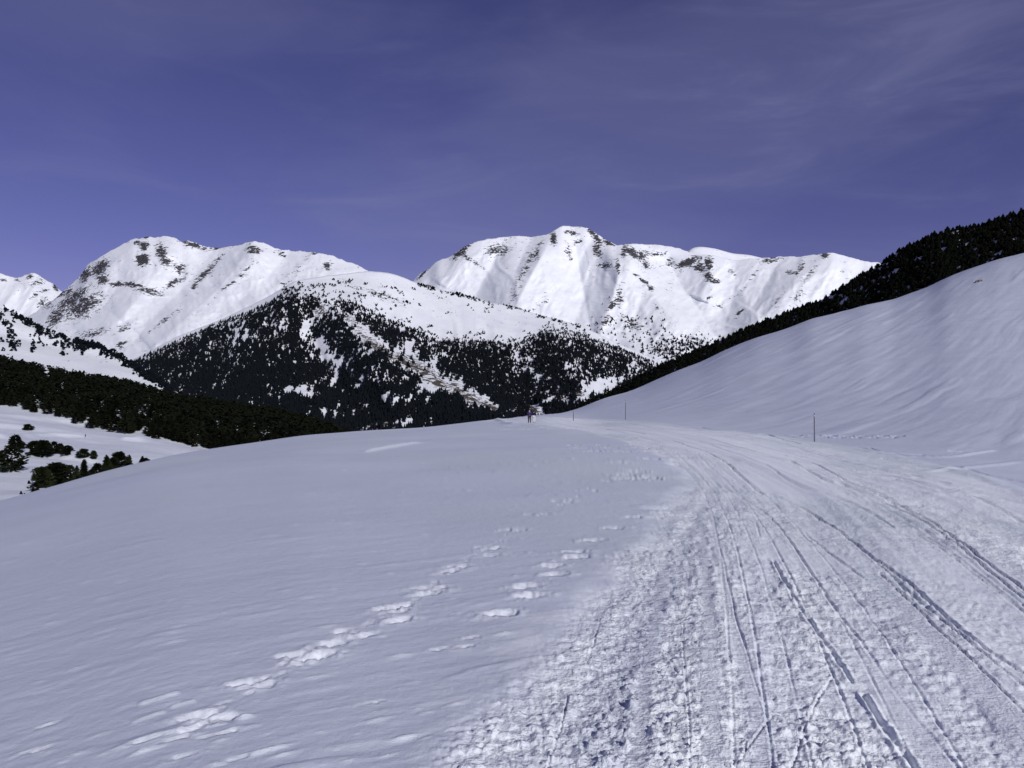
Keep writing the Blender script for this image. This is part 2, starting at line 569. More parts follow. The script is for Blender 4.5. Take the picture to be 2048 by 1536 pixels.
def groove(px_pts, depth, width, crumb=0.0, lip=0.3, flat=False, far=0.00042, seed=0):
    P = gline(px_pts, 2)
    if not flat: width *= 0.33; depth *= 0.22
    idx = window(P, 0.6)
    if len(idx[0]) == 0: return
    x, y, r = X[idx], Y_[idx], R[idx]
    x2 = x + 0.014 * vnoise(x * 1.6, y * 1.6, 90 + seed)
    d, s, p = polydist(x2, y, P)
    w = width * (1 + 0.25 * vnoise(x * 0.9, y * 0.9, 99 + seed)) + far * r
    if not flat: depth = depth * (1 + r / 16)
    if crumb:
        w = w * (1 + crumb * 0.6 * vnoise(x * 7, y * 7, 95 + seed))
        depth = depth * np.clip(1 + crumb * 1.2 * vnoise(x * 3.1, y * 3.1, 97 + seed), 0.1, 2)
    tx, ty = np.gradient(P[:, 0]), np.gradient(P[:, 1]); tl = np.hypot(tx, ty) + 1e-9
    pi_ = p * (len(P) - 1); kx = np.interp(pi_, np.arange(len(P)), tx / tl); ky = np.interp(pi_, np.arange(len(P)), ty / tl)
    w = np.maximum(w, 0.75 * cell[idx] * np.abs(kx * y - ky * x) / r)
    endf = sstep(0, 0.04, p) * sstep(0, 0.04, 1 - p)
    n = 4 if flat else 2
    cut = np.exp(-(d / w) ** n) * depth
    rim = np.exp(-((d - 1.9 * w) / (0.8 * w)) ** 2) * lip * depth
    if flat:    # a ski's or runner's flattened band: wipe the clods out
        keep = np.exp(-(d / (w * 1.1)) ** 4) * 0.85
        base = ZT[idx]
        Z[idx] = Z[idx] * (1 - keep * endf) + base * keep * endf
    Z[idx] += endf * (-cut + rim)


G = groove
G([(1360, 876), (1400, 882), (1470, 905), (1508, 922), (1539, 931), (1571, 952), (1615, 971), (1669, 984), (1716, 1003), (1764, 1028), (1789, 1047)], 0.07, 0.035)
G([(1380, 868), (1495, 898), (1577, 917), (1618, 923), (1659, 942), (1700, 963), (1757, 982), (1811, 1006), (1862, 1033), (1921, 1077), (1976, 1120), (2048, 1172), (2120, 1222)], 0.09, 0.045, 0.2)
G([(1577, 920), (1621, 942), (1653, 958), (1690, 965), (1757, 990), (1820, 1018), (1866, 1045), (1930, 1095), (1985, 1140), (2048, 1192)], 0.07, 0.035)
G([(1757, 982), (1800, 990), (1843, 1000)], 0.06, 0.03)
G([(1640, 925), (1720, 943), (1811, 958), (1859, 972), (1922, 982), (1970, 999), (2048, 1037), (2120, 1070)], 0.08, 0.035)
G([(1850, 968), (1938, 985), (1990, 1000), (2048, 1018), (2120, 1045)], 0.06, 0.03)
G([(1340, 880), (1400, 898), (1441, 917), (1485, 945), (1508, 968), (1526, 979), (1558, 987), (1606, 1006), (1669, 1047), (1720, 1088), (1756, 1117), (1826, 1168), (1870, 1212), (1921, 1256), (1957, 1285), (2048, 1343), (2130, 1390)], 0.075, 0.036, 0.7, seed=1)
G([(1735, 1100), (1800, 1165), (1860, 1218), (1915, 1262), (1960, 1300), (2048, 1368)], 0.05, 0.03, 0.6, seed=9)
G([(1444, 961), (1489, 990), (1527, 1015), (1552, 1037), (1575, 1067), (1614, 1128), (1665, 1204), (1731, 1288), (1771, 1350), (1811, 1398), (1848, 1449), (1892, 1497), (1930, 1545)], 0.04, 0.022, 0.6, seed=2)
G([(1610, 1058), (1665, 1106), (1709, 1139), (1756, 1172), (1811, 1219)], 0.05, 0.022, 0.8, seed=3)
G([(1756, 1141), (1811, 1190), (1870, 1248), (1935, 1310), (1994, 1365), (2048, 1420), (2110, 1480)], 0.055, 0.022, 0.5, seed=4)
G([(1745, 1150), (1800, 1205), (1860, 1265), (1925, 1330), (1985, 1390), (2040, 1445), (2100, 1510)], 0.012, 0.09, 0, 0.2, True)
G([(1545, 1113), (1570, 1161), (1610, 1226), (1650, 1281), (1687, 1329), (1702, 1358)], 0.055, 0.030, 1.0, 0.6, seed=5)
G([(1727, 1378), (1750, 1415), (1775, 1456), (1811, 1500), (1840, 1540)], 0.065, 0.040, 0.7, 0.7, seed=6)
G([(1710, 1290), (1760, 1355), (1810, 1420), (1850, 1475), (1890, 1540)], 0.012, 0.07, 0, 0.2, True)
G([(1420, 1010), (1435, 1091), (1461, 1219), (1483, 1314), (1504, 1365), (1520, 1420), (1530, 1540)], 0.010, 0.05, 0, 0.3, True)
G([(1440, 1091), (1468, 1219), (1492, 1300), (1512, 1365), (1534, 1425)], 0.03, 0.011, 0.9, seed=7)
G([(1405, 1060), (1412, 1150), (1420, 1260), (1424, 1380), (1428, 1540)], 0.008, 0.045, 0, 0.3, True)
G([(1512, 1037), (1519, 1066)], 0.03, 0.02)
G([(1377, 1146), (1392, 1160)], 0.02, 0.012)
G([(1322, 1288), (1340, 1315), (1358, 1345)], 0.028, 0.011)
G([(1366, 1237), (1369, 1329), (1376, 1420), (1378, 1536)], 0.022, 0.009, 0.8, seed=8)
G([(1563, 1164), (1525, 1192), (1490, 1222)], 0.025, 0.012, 0.3)
G([(1669, 1340), (1640, 1385), (1622, 1420), (1603, 1475), (1578, 1545)], 0.026, 0.013, 0.5, 0.6)
G([(1548, 1424), (1510, 1475), (1470, 1536)], 0.022, 0.012, 0.4, 0.6)
G([(1204, 1227), (1190, 1275), (1172, 1331)], 0.02, 0.010, 0.8)
G([(1137, 1387), (1128, 1430), (1112, 1480), (1095, 1536)], 0.03, 0.011, 0.6)
G([(1330, 1110), (1322, 1200), (1300, 1300), (1285, 1420), (1275, 1540)], 0.008, 0.04, 0, 0.3, True)
for k_, o_ in enumerate((0, 34, 70, 118, 160, 205)):
    G([(1330 + o_ * 0.55, 905 + o_ * 0.05), (1400 + o_ * 0.62, 955 + o_ * 0.1), (1432 + o_ * 0.85, 1040 + o_ * 0.1), (1450 + o_ * 1.25, 1180), (1462 + o_ * 1.8, 1360), (1470 + o_ * 2.3, 1545)], 0.018 + 0.012 * (k_ % 2), 0.016, 0.9, seed=20 + k_)
for k_, o_ in enumerate((0, 40, 95)):
    G([(1250 + o_, 860 + o_ * 0.16), (1420 + o_, 882 + o_ * 0.2), (1600 + o_, 935 + o_ * 0.3), (1760 + o_, 1010 + o_ * 0.45), (1900 + o_, 1100 + o_ * 0.6), (2060 + o_, 1230 + o_ * 0.8)], 0.03, 0.022, 0.7, seed=30 + k_)
# edge of the lane on the far right: undercut lips
G([(1400, 851), (1500, 864), (1560, 880), (1600, 890)], 0.12, 0.10, 0.3)
G([(1712, 898), (1735, 901)], 0.12, 0.06)
G([(1738, 898), (1768, 908), (1850, 911)], 0.16, 0.07)
G([(1760, 915), (1850, 925), (1930, 935), (1980, 950), (2048, 965)], 0.10, 0.09, 0.9, seed=12)
G([(1900, 902), (1935, 903)], 0.10, 0.05)
G([(1205, 858), (1245, 862), (1290, 868)], 0.08, 0.12)
G([(1250, 846), (1400, 862), (1540, 882), (1700, 925), (1850, 955), (2048, 1000)], 0.05, 0.06, 0.3)
G([(1230, 850), (1400, 872), (1560, 905), (1700, 943), (1860, 985)], 0.04, 0.06, 0.3)


LIT_MARK = np.zeros_like(X)  # painted sunlit brightening for footprints, small ridges and crusts


def ridge_line(px_pts, h, w, far=0.001):
    P = gline(px_pts, 2); idx = window(P, 1.5)
    d, s, p = polydist(X[idx], Y_[idx], P)
    d = d + 0.3 * w * vnoise(X[idx] / w * 0.7, Y_[idx] / w * 0.7, 61)
    k = np.exp(-(d / (w + far * R[idx])) ** 2) * sstep(0, 0.25, p) * sstep(0, 0.25, 1 - p)
    Z[idx] += h * k
    LIT_MARK[idx] = np.maximum(LIT_MARK[idx], k * 1.4)  # sun-facing ridge also whitened in colour


ridge_line([(722, 906), (760, 899), (800, 893), (845, 887)], 0.10, 0.10)
ridge_line([(985, 836), (1010, 843), (1030, 849)], 0.16, 0.3)
ridge_line([(1840, 942), (1900, 937), (1990, 929), (2048, 922)], 0.06, 0.10)
ridge_line([(1780, 913), (1900, 916), (1960, 903), (1990, 897)], 0.09, 0.10)
ridge_line([(272, 1412), (320, 1398), (362, 1385)], 0.014, 0.018)
ridge_line([(338, 1418), (365, 1408), (395, 1402)], 0.012, 0.014)
ridge_line([(258, 1450), (300, 1435), (335, 1424)], 0.010, 0.010)


def prints(P, depth, ln, wd, jit=0.05, rot=None):
    P = np.array(P, float)
    px_, py_ = on_ground(P[:, 0], P[:, 1])
    for i in range(len(px_)):
        a = rot if rot is not None else 0.5 + RNG.normal(0, 0.25)
        cx, cy = px_[i], py_[i]
        L = ln * RNG.uniform(0.8, 1.25); W = wd * RNG.uniform(0.8, 1.25)
        idx = np.nonzero((np.abs(X - cx) < 3 * L) & (np.abs(Y_ - cy) < 3 * L))
        if len(idx[0]) == 0: continue
        x, y = X[idx] - cx, Y_[idx] - cy
        wn = 0.5 * vnoise(X[idx] * 13, Y_[idx] * 17, 120 + i) + 0.35 * vnoise(X[idx] * 31, Y_[idx] * 38, 121 + i)
        p, q = (x * math.cos(a) + y * math.sin(a)) / L, (-x * math.sin(a) + y * math.cos(a)) / W
        e = np.sqrt(p * p + q * q) + wn
        depth_ = depth * 0.85
        chunk = np.maximum(0, vnoise(X[idx] * 17, Y_[idx] * 24, 7) + 0.12) + 0.6 * np.maximum(0, vnoise(X[idx] * 34, Y_[idx] * 46, 17))
        ring = np.exp(-((e - 1.5) / 0.6) ** 2)
        LIT_MARK[idx] = np.maximum(LIT_MARK[idx], np.exp(-(e / 1.7) ** 4))  # lit walls of the print painted pale
        Z[idx] += -depth_ * np.exp(-e ** 6) * (1 + 1.0 * vnoise(X[idx] * 20, Y_[idx] * 30, 8)) + 0.75 * depth_ * ring * chunk


pp = chaikin([(390, 1455), (560, 1340), (660, 1290), (790, 1218), (850, 1180), (930, 1125), (1000, 1080), (1050, 1045), (1110, 1010), (1160, 985), (1210, 960), (1270, 942)], 2)
seg = np.concatenate([[0], np.cumsum(np.hypot(*np.diff(pp, axis=0).T))])
pos = []; s_ = 0
while s_ < seg[-1]:
    u = np.interp(s_, seg, pp[:, 0]); v = np.interp(s_, seg, pp[:, 1])
    k = (v - 768) / 500
    pos.append((u + RNG.normal(0, 12) * k, v + (9 if len(pos) % 2 else -9) * k * 1.6))
    s_ += 42 * k + 6
prints(pos, 0.024, 0.085, 0.042)
prints([(795, 1212), (800, 1240), (860, 1185), (672, 1285), (640, 1310), (905, 1140), (980, 1095), (985, 1108)], 0.032, 0.11, 0.045)
prints([(u_ + RNG.normal(0, 7) * (v_ - 768) / 500, v_ + RNG.normal(0, 5) * (v_ - 768) / 500) for u_, v_ in pp[::1] for _ in (0, 1)], 0.012, 0.045, 0.016)
prints([(1000, 1228), (1052, 1172), (1060, 1192), (1105, 1130), (1112, 1148), (1150, 1102), (1155, 1112), (1185, 1078), (1232, 1052), (1268, 1030)], 0.038, 0.13, 0.06, rot=0.2)
prints([(945, 1276), (930, 1294), (885, 1298), (750, 1406), (300, 1480), (350, 1480), (450, 1445), (440, 1470), (380, 1510), (470, 1520), (100, 1450), (70, 1503), (250, 1160), (245, 1252)], 0.016, 0.08, 0.012, rot=0.42)
prints([(u, 872 + 3 * (k % 2)) for k, u in enumerate(range(1560, 1800, 17))], 0.10, 0.35, 0.3, rot=0.0)
prints([(u, 893 + (k % 3) * 6) for k, u in enumerate(range(1150, 1330, 19))] + [(1250, 945), (1262, 952), (1275, 938), (1300, 950), (1305, 918), (1240, 925)], 0.05, 0.25, 0.15, rot=0.1)
prints([(u, 851 + (k % 3) * 5) for k, u in enumerate(range(990, 1170, 15))], 0.12, 0.5, 0.4, rot=0.0)
# lone crusts sticking out of the wind-packed snow
for k in range(330):
    u = RNG.uniform(0, 1150); v = RNG.uniform(905, 1530)
    if u > 850 - (v - 1536) * 1.05 + 0: continue
    if v < 1010 - u * 0.14: continue
    gx, gy = on_ground(np.array([u]), np.array([v]))
    gx, gy = gx[0], gy[0]; L = RNG.uniform(0.02, 0.11) * RNG.uniform(0.4, 1) * (0.6 + gy / 20); W = L * RNG.uniform(0.12, 0.3)
    idx = np.nonzero((np.abs(X - gx) < 3 * L) & (np.abs(Y_ - gy) < 3 * L))
    if len(idx[0]) == 0: continue
    x, y = X[idx] - gx, Y_[idx] - gy; a = 0.45
    p, q = (x * math.cos(a) + y * math.sin(a)) / L, (-x * math.sin(a) + y * math.cos(a)) / W
    Z[idx] += np.exp(-(p * p + q * q)) * W * 0.7
    LIT_MARK[idx] = np.maximum(LIT_MARK[idx], np.exp(-(p * p + q * q)))  # glint painted onto the crust

track_face = (track_m > 0.5)
tf = track_face[:-1, :-1]
hf = ((-dr > 0.5) & (X > 0) & (Y_ > 0))[:-1, :-1] & ~tf
hf |= ((T > 0.75) & (R > 30))[:-1, :-1] & ~tf
P3 = np.stack([X, Y_, Z], -1)
PK = sstep(-0.25, 0.55, track_in + 0.5 * fbm(X * 3, Y_ * 3, 3, 301)) * front + 0.55 * LIT_MARK * (1 - track_m)  # packed snow of the lane, plus painted sunlit marks outside it
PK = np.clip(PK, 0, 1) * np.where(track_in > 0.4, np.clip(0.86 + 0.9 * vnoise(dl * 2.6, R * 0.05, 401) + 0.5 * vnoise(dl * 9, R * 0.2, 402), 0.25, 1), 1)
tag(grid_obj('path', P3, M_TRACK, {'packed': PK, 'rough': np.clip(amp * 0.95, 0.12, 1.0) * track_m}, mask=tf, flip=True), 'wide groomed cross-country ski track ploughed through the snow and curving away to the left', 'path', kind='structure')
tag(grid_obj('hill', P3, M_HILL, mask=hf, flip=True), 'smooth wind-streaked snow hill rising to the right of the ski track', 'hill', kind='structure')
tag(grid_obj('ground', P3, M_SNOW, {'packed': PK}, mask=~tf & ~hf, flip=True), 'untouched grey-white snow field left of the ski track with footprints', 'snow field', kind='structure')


def ground_z(x, y):
    """height of the finished snow at a point in front of the camera"""
    r = math.hypot(x, y); t = math.atan2(x, y)
    i = min(max(np.searchsorted(rs, r), 1), NR - 1); j = min(max(np.searchsorted(th, t), 1), NC - 1)
    return float(Z[i - 1:i + 1, j - 1:j + 1].mean())


# ------------------------------------------------------------------ left valley: meadow and first wooded slope
vt = tab([(-900, 730), (-300, 790), (0, 822), (100, 838), (200, 858), (300, 872), (360, 886), (430, 903), (560, 930), (800, 960), (1200, 960)], 14)
yt = tab([(-900, 600), (0, 520), (200, 470), (360, 430), (560, 420), (1200, 420)], 40)
vf = tab([(-900, 560), (-300, 660), (0, 720), (70, 736), (130, 749), (190, 757), (250, 770), (300, 786), (350, 800), (400, 806), (500, 820), (560, 830), (620, 846), (700, 878), (760, 902), (900, 960), (1200, 1000)], 12)
yf = tab([(-900, 800), (0, 740), (300, 690), (700, 620), (1200, 600)], 40)


def valley_z(x, y):
    x = np.asarray(x, float); y = np.asarray(y, float)
    u = 1024 + F * x / np.maximum(y, 1)
    a, b = yt(u), yf(u)
    za = CZ + (768 - vt(u)) / F * a; zb = CZ + (768 - vf(u)) / F * b
    ys = [np.full_like(a, 50.), np.full_like(a, 230.), a, (a + b) / 2, b, b + 140, b + 600]
    zs = [np.full_like(a, -27.), -24.5 + 0 * a + (za + 24.5) * 0.25, za, za * 0.42 + zb * 0.58, zb, zb - 8, zb - 60]
    z = zs[0]
    for i in range(len(ys) - 1):
        t = np.clip((y - ys[i]) / (ys[i + 1] - ys[i]), 0, 1)
        t = t if 0 < i < 4 else t
        z = z + (zs[i + 1] - zs[i]) * t
    return z


vx_th = np.linspace(-0.85, 0.12, 360)
vr = np.concatenate([np.linspace(60, 150, 12)[:-1], np.linspace(150, 560, 150)[:-1], np.linspace(560, 1250, 40)])
VR, VT = np.meshgrid(vr, vx_th, indexing='ij')
VX = VR * np.sin(VT); VY = VR * np.cos(VT)
VZ = valley_z(VX, VY)
# soften profile kinks along the radius
ker = np.exp(-0.5 * (np.arange(-8, 9) / 3.5) ** 2); ker /= ker.sum()
VZp = np.pad(VZ, ((8, 8), (0, 0)), mode='edge')
VZ = sum(ker[i] * VZp[i:i + VZ.shape[0]] for i in range(17))


def valley_detail(x, y):
    return fbm(x * 0.012, y * 0.02, 4, 61) * 3.2 + fbm(x * 0.06, y * 0.12, 3, 62) * 0.5


VZ += valley_detail(VX, VY)


def valley_pt(u, v):
    """first crossing of a pixel's ray with the valley surface"""
    c = np.arange(120, 900, 1.5)
    x, yy, z = unproj(u, v, c)
    h = valley_lookup(x, yy)
    k = np.nonzero(h >= z)[0]
    i = k[0] if len(k) else len(c) - 1
    return float(x[i]), float(yy[i]), float(h[i])


def bilin(rr, tt, ra, ta, G_):
    i = np.clip(np.searchsorted(ra, rr) - 1, 0, len(ra) - 2); j = np.clip(np.searchsorted(ta, tt) - 1, 0, len(ta) - 2)
    a = np.clip((rr - ra[i]) / (ra[i + 1] - ra[i]), 0, 1); b = np.clip((tt - ta[j]) / (ta[j + 1] - ta[j]), 0, 1)
    return (G_[i, j] * (1 - a) + G_[i + 1, j] * a) * (1 - b) + (G_[i, j + 1] * (1 - a) + G_[i + 1, j + 1] * a) * b


def valley_lookup(x, y):
    return bilin(np.hypot(x, y), np.arctan2(x, y), vr, vx_th, VZ)


for pts in ([(-40, 876), (0, 875), (60, 872), (110, 871), (150, 873), (195, 876)], [(235, 878), (270, 880), (320, 879)], [(120, 916), (160, 921), (200, 925)]):
    W = np.array([valley_pt(u, v)[:2] for u, v in pts])
    d, s, p = polydist(VX, VY, W)
    VZ += 1.5 * np.exp(-(d / 3.2) ** 2) * sstep(0, 0.2, p) * sstep(0, 0.2, 1 - p)
tag(grid_obj('terrain', np.stack([VX, VY, VZ], -1), M_VALLEY, flip=True), 'snowy meadow low on the left and the slope under the dark forest', 'meadow', kind='structure')


# ------------------------------------------------------------------ mountains
class Layer:
    def __init__(s, crest, dcrest, vbase, dbase, relief, u0, u1, du, nv, gexp=1.0, jag=1.0, seed=0, csig=3.5, smooth_t=1.0):
        s.vc = tab(crest, csig); s.dc = tab(dcrest, 60); s.vb = tab(vbase, 30); s.db = tab(dbase, 60)
        s.relief = relief; s.gexp = gexp; s.jag = jag; s.seed = seed
        s.us = np.arange(u0, u1 + du, du, dtype=float); s.ts = np.linspace(0, 1, nv)

    def crest_v(s, u):
        return s.vc(u) + s.jag * (1.6 * vnoise(u * 0.12, u * 0 + 3.3, s.seed) + 1.2 * vnoise(u * 0.4, u * 0 + 9.3, s.seed + 1) + 2.0 * vnoise(u * 0.03, u * 0, s.seed + 2) * (s.jag > 0.5) + 2.0 * (0.35 - 2 * np.abs(vnoise(u * 0.045, u * 0 + 1.1, s.seed + 3))) * (s.jag > 0.5))

    def pt(s, u, v):
        """world position of the surface point seen at a pixel"""
        u = np.asarray(u, float); v = np.asarray(v, float)
        vc = s.vc(u) - 4 * s.jag; vb = s.vb(u)
        t = np.clip((vb - v) / (vb - vc), 0, 1.02)
        D = s.db(u) + (s.dc(u) - s.db(u)) * t ** s.gexp
        D = D + s.relief(u, v) * (0.35 + 0.75 * sstep(0, 0.16, 1 - t)) 
        return unproj(u, v, D)

    def build(s, name, mat, label, rockfn=None, cat='mountain'):
        U, Tt = np.meshgrid(s.us, s.ts, indexing='xy')
        V = s.vb(U) + (s.crest_v(U) - s.vb(U)) * Tt
        x, y, z = s.pt(U, V)
        P = np.stack([x, y, z], -1)
        top = P[-1]
        rk = rockfn(U, V) if rockfn else np.zeros_like(U)
        back = []; brk = []
        for k in range(1, 13):
            q = top.copy(); L = 25.0 * k + 4.0 * k * k
            sc = top[:, 1] / 4500.0
            ln = np.hypot(top[:, 0], top[:, 1])
            q[:, 0] += top[:, 0] / ln * L * 4 * sc; q[:, 1] += top[:, 1] / ln * L * 4 * sc
            q[:, 2] -= L * 2.2 * sc * (1 - math.exp(-k / 2.0))
            back.append(q); brk.append(rk[-1])
        # the skirt in front runs on below the valley floors
        skirt = P[0].copy(); skirt[:, 2] -= 0.12 * skirt[:, 1]; skirt[:, :2] *= 0.93
        P = np.concatenate([skirt[None], P, np.array(back)], 0)
        rk = np.concatenate([rk[:1], rk, np.array(brk)], 0)
        o = grid_obj(name, P, mat, attrs={'rock': rk})
        tag(o, label, cat, kind='structure')
        return o


def lines_relief(spec):
    """spec: (points, amplitude in m (negative = towards the viewer), half width in px)"""
    S = [(chaikin(p, 2), a, w) for p, a, w in spec]

    def f(u, v):
        out = 0
        for P, a, w in S:
            d, s, p = polydist(u, v, P)
            k = np.clip(1 - d / w, 0, 1)
            out = out + a * k ** 1.08 * sstep(-0.12, 0.12, 1 - p + 0.0) 
        return out
    return f


def blobs(spec, BS=1.0):
    """spec: (u, v, ru, rv, angle deg, strength)"""
    def f(u, v):
        out = np.zeros(np.shape(u))
        for (a, b, ra, rb_, ang, st) in spec:
            c, s = math.cos(math.radians(ang)), math.sin(math.radians(ang))
            x, y = u - a, -(v - b)
            p, q = (x * c + y * s) / (ra * BS), (-x * s + y * c) / (rb_ * BS)
            out = np.maximum(out, st * np.exp(-(p * p + q * q) ** 1.2))
        return out
    return f


# --- left massif
rl1 = lines_relief([
    ([(292, 470), (235, 520), (185, 560), (120, 620), (60, 660)], -120, 75),
    ([(430, 494), (385, 560), (320, 620), (262, 690)], 120, 70),
    ([(510, 478), (478, 530), (430, 585), (370, 640), (300, 700)], -150, 75),
    ([(345, 480), (325, 530), (290, 580), (240, 640)], -70, 45),
    ([(240, 540), (230, 590), (180, 640), (120, 690)], 60, 40),
    ([(632, 504), (590, 540), (530, 590), (470, 640)], -60, 50),
    ([(575, 505), (545, 545), (480, 600)], 50, 40),
    ([(735, 540), (680, 545), (600, 575)], -50, 40),
])


def rel1(u, v):
    a, c = math.cos(math.radians(-40)), math.sin(math.radians(-40))
    p, q = u * a + v * c, -u * c + v * a          # q runs down the fall line
    w = fbm(u * 0.01, v * 0.01, 3, 202)
    return 0.85 * rl1(u, v) - 17 * ridged(p * 0.034 + w * 2, q * 0.018 + w, 4, 201) - 8 * ridged(u * 0.085 + w, v * 0.06, 3, 203) - 30 * fbm(p * 0.02, q * 0.008, 3, 204)


rk1 = blobs([(288, 492, 9, 9, 20, .62), (286, 520, 12, 12, 80, .72), (322, 505, 9, 16, 15, .55), (333, 525, 9, 9, 0, .5), (360, 537, 9, 9, 30, .5),
             (275, 486, 8, 5, 0, .4), (200, 535, 22, 10, 40, .55), (205, 557, 12, 12, 0, .5), (172, 548, 10, 20, -30, .5), (232, 568, 16, 5, 0, .5),
             (265, 570, 22, 5, -5, .5), (300, 583, 28, 7, -12, .5), (345, 568, 22, 6, 30, .4), (140, 600, 40, 11, 35, .55), (160, 615, 40, 20, 20, .5),
             (110, 635, 30, 12, 50, .55), (75, 610, 14, 6, 40, .45), (190, 665, 30, 8, 15, .42), (250, 655, 25, 6, 30, .35), (508, 499, 16, 9, -15, .55), (440, 494, 26, 4, 10, .5),
             (385, 489, 26, 6, -15, .5), (412, 545, 45, 5, 48, .4), (655, 531, 9, 9, 0, .5), (562, 508, 14, 5, -20, .45), (630, 507, 10, 4, 0, .4), (240, 690, 20, 5, 30, .4),
             (330, 640, 50, 4, 38, .33), (470, 560, 60, 4, 42, .28), (590, 545, 40, 8, 50, .25), (292, 474, 5, 3, 0, .7), (130, 585, 20, 6, 30, .5), (100, 605, 8, 20, -40, .4)], 1.25)


def rocks1(u, v):
    return 1.08 * rk1(u, v) + 0.16 * fbm(u * 0.02, v * 0.02, 3, 205) + 0.0


LEFT = Layer([(-900, 560), (-500, 600), (-200, 640), (0, 665), (60, 630), (100, 603), (128, 583), (150, 565), (172, 535), (185, 525), (205, 510), (230, 495), (265, 478), (290, 473), (310, 475), (330, 472), (352, 475), (362, 484), (375, 479), (395, 489), (415, 494), (435, 496), (460, 492), (485, 487), (508, 480), (525, 485), (545, 495), (575, 502), (610, 504), (630, 503), (660, 512), (700, 525), (735, 541), (790, 565), (900, 640), (1100, 760)],
             [(-900, 5600), (300, 5400), (600, 5000), (1100, 4600)], [(-900, 780), (1200, 790)], [(-900, 3700), (1200, 3300)], rel1, -260, 900, 2.8, 180, jag=1.5, seed=301)
LEFT.build('mountain', M_MTN, 'rocky snow-covered mountain massif on the left with two summits', rocks1)

# --- far left peak
FARL = Layer([(-900, 620), (-400, 590), (-100, 560), (-30, 552), (0, 546), (18, 553), (38, 557), (58, 547), (75, 549), (92, 560), (108, 570), (122, 583), (180, 630), (400, 700)],
             [(-900, 7200), (400, 6800)], [(-900, 760), (400, 780)], [(-900, 5800), (400, 5600)],
             lambda u, v: -30 * ridged(u * 0.03 + v * 0.02, v * 0.01, 4, 221) - 60 * np.clip(1 - np.abs(u - 60 + (v - 550) * 0.8) / 60, 0, 1), -500, 320, 2.5, 110, jag=1.0, seed=321)
rkf = blobs([(60, 554, 9, 5, 30, .6), (112, 575, 6, 10, 40, .55), (85, 582, 16, 4, 10, .5), (70, 590, 18, 5, 35, .5), (35, 560, 8, 3, 0, .5), (85, 605, 10, 14, -45, .5), (5, 560, 10, 3, 0, .5), (75, 565, 25, 8, 20, .35)])
FARL.build('mountain', M_MTN, 'small distant snowy peak at the far left edge behind the massif', lambda u, v: rkf(u, v) + 0.12 * fbm(u * 0.03, v * 0.03, 3, 225))

# --- right massif
rl2 = lines_relief([
    ([(1108, 462), (1085, 510), (1052, 570), (1025, 625), (990, 690)], -170, 75),
    ([(1148, 455), (1155, 520), (1168, 590), (1183, 660), (1190, 720)], 170, 70),
    ([(1238, 492), (1238, 540), (1228, 590), (1205, 645), (1195, 700)], -150, 55),
    ([(1245, 500), (1285, 560), (1320, 610), (1360, 650), (1420, 700)], -110, 50),
    ([(1340, 520), (1360, 570), (1400, 620), (1440, 690)], 150, 90),
    ([(1422, 512), (1418, 560), (1400, 600)], -60, 40),
    ([(1470, 525), (1470, 580), (1450, 650)], 60, 45),
    ([(1650, 508), (1590, 570), (1520, 640), (1460, 700)], -90, 70),
    ([(1560, 520), (1530, 570), (1500, 620)], 60, 45),
    ([(1745, 525), (1680, 580), (1600, 650)], 50, 50),
    ([(1012, 474), (985, 530), (950, 590), (930, 640)], 90, 60),
    ([(932, 492), (905, 530), (880, 570)], -60, 40),
    ([(1065, 474), (1050, 500), (1030, 550)], 40, 30),
])


def rel2(u, v):
    w = fbm(u * 0.008, v * 0.008, 3, 212)
    return rl2(u, v) - 17 * ridged(u * 0.03 + w * 2.5 + v * 0.008, v * 0.016 + w, 4, 211) - 6 * ridged(u * 0.07 + v * 0.03 + w, v * 0.075, 3, 213) - 55 * fbm(u * 0.01, v * 0.008, 2, 214)


rk2 = blobs([(1107, 476, 6, 12, 0, .66), (1143, 466, 14, 4, -10, .55), (1155, 484, 12, 5, 30, .5), (1190, 472, 22, 5, -48, .62), (1217, 484, 14, 5, -25, .62), (1195, 500, 8, 22, 5, .5),
             (1212, 530, 16, 6, 0, .5), (1235, 535, 6, 14, 0, .5), (1250, 500, 7, 14, -10, .5), (1264, 505, 16, 7, -35, .6), (1283, 512, 9, 9, -40, .6), (1138, 505, 6, 18, 15, .42), (1050, 540, 50, 7, 58, .42),
             (1060, 520, 45, 6, 55, .4), (1030, 590, 40, 5, 60, .3), (1375, 525, 26, 7, 15, .62), (1400, 535, 14, 10, -30, .6), (1418, 528, 9, 12, 0, .62), (1417, 552, 8, 12, 20, .55), (1430, 562, 10, 4, 0, .55),
             (1340, 525, 10, 9, 60, .45), (1292, 530, 8, 8, 50, .45), (1300, 508, 30, 4, 0, .45), (1465, 545, 8, 5, -20, .45), (1302, 578, 8, 5, -50, .6), (1285, 560, 25, 3, -35, .45), (920, 505, 26, 6, 40, .6), (930, 512, 25, 5, -40, .55),
             (950, 525, 25, 4, -35, .45), (990, 500, 20, 10, 10, .38), (1005, 505, 14, 8, 30, .4), (845, 548, 18, 3, 45, .6), (1540, 520, 25, 6, 10, .42), (1580, 545, 10, 5, 0, .5), (1622, 545, 20, 5, 50, .48), (1650, 510, 9, 5, 0, .6), (1600, 535, 20, 6, 60, .4), (1600, 590, 18, 9, 50, .35),
             (1420, 595, 12, 4, 10, .42), (1438, 612, 14, 4, 0, .5), (1480, 625, 14, 4, 45, .45), (1225, 610, 22, 5, 50, .48), (1212, 640, 16, 5, 60, .5), (1270, 650, 35, 10, -20, .36), (1320, 700, 30, 14, 0, .35), (1240, 590, 6, 22, 0, .4), (1310, 610, 30, 5, -45, .35), (1080, 610, 20, 4, 30, .3), (1500, 560, 30, 4, 50, .35), (1555, 600, 30, 4, 50, .3)], 1.2)


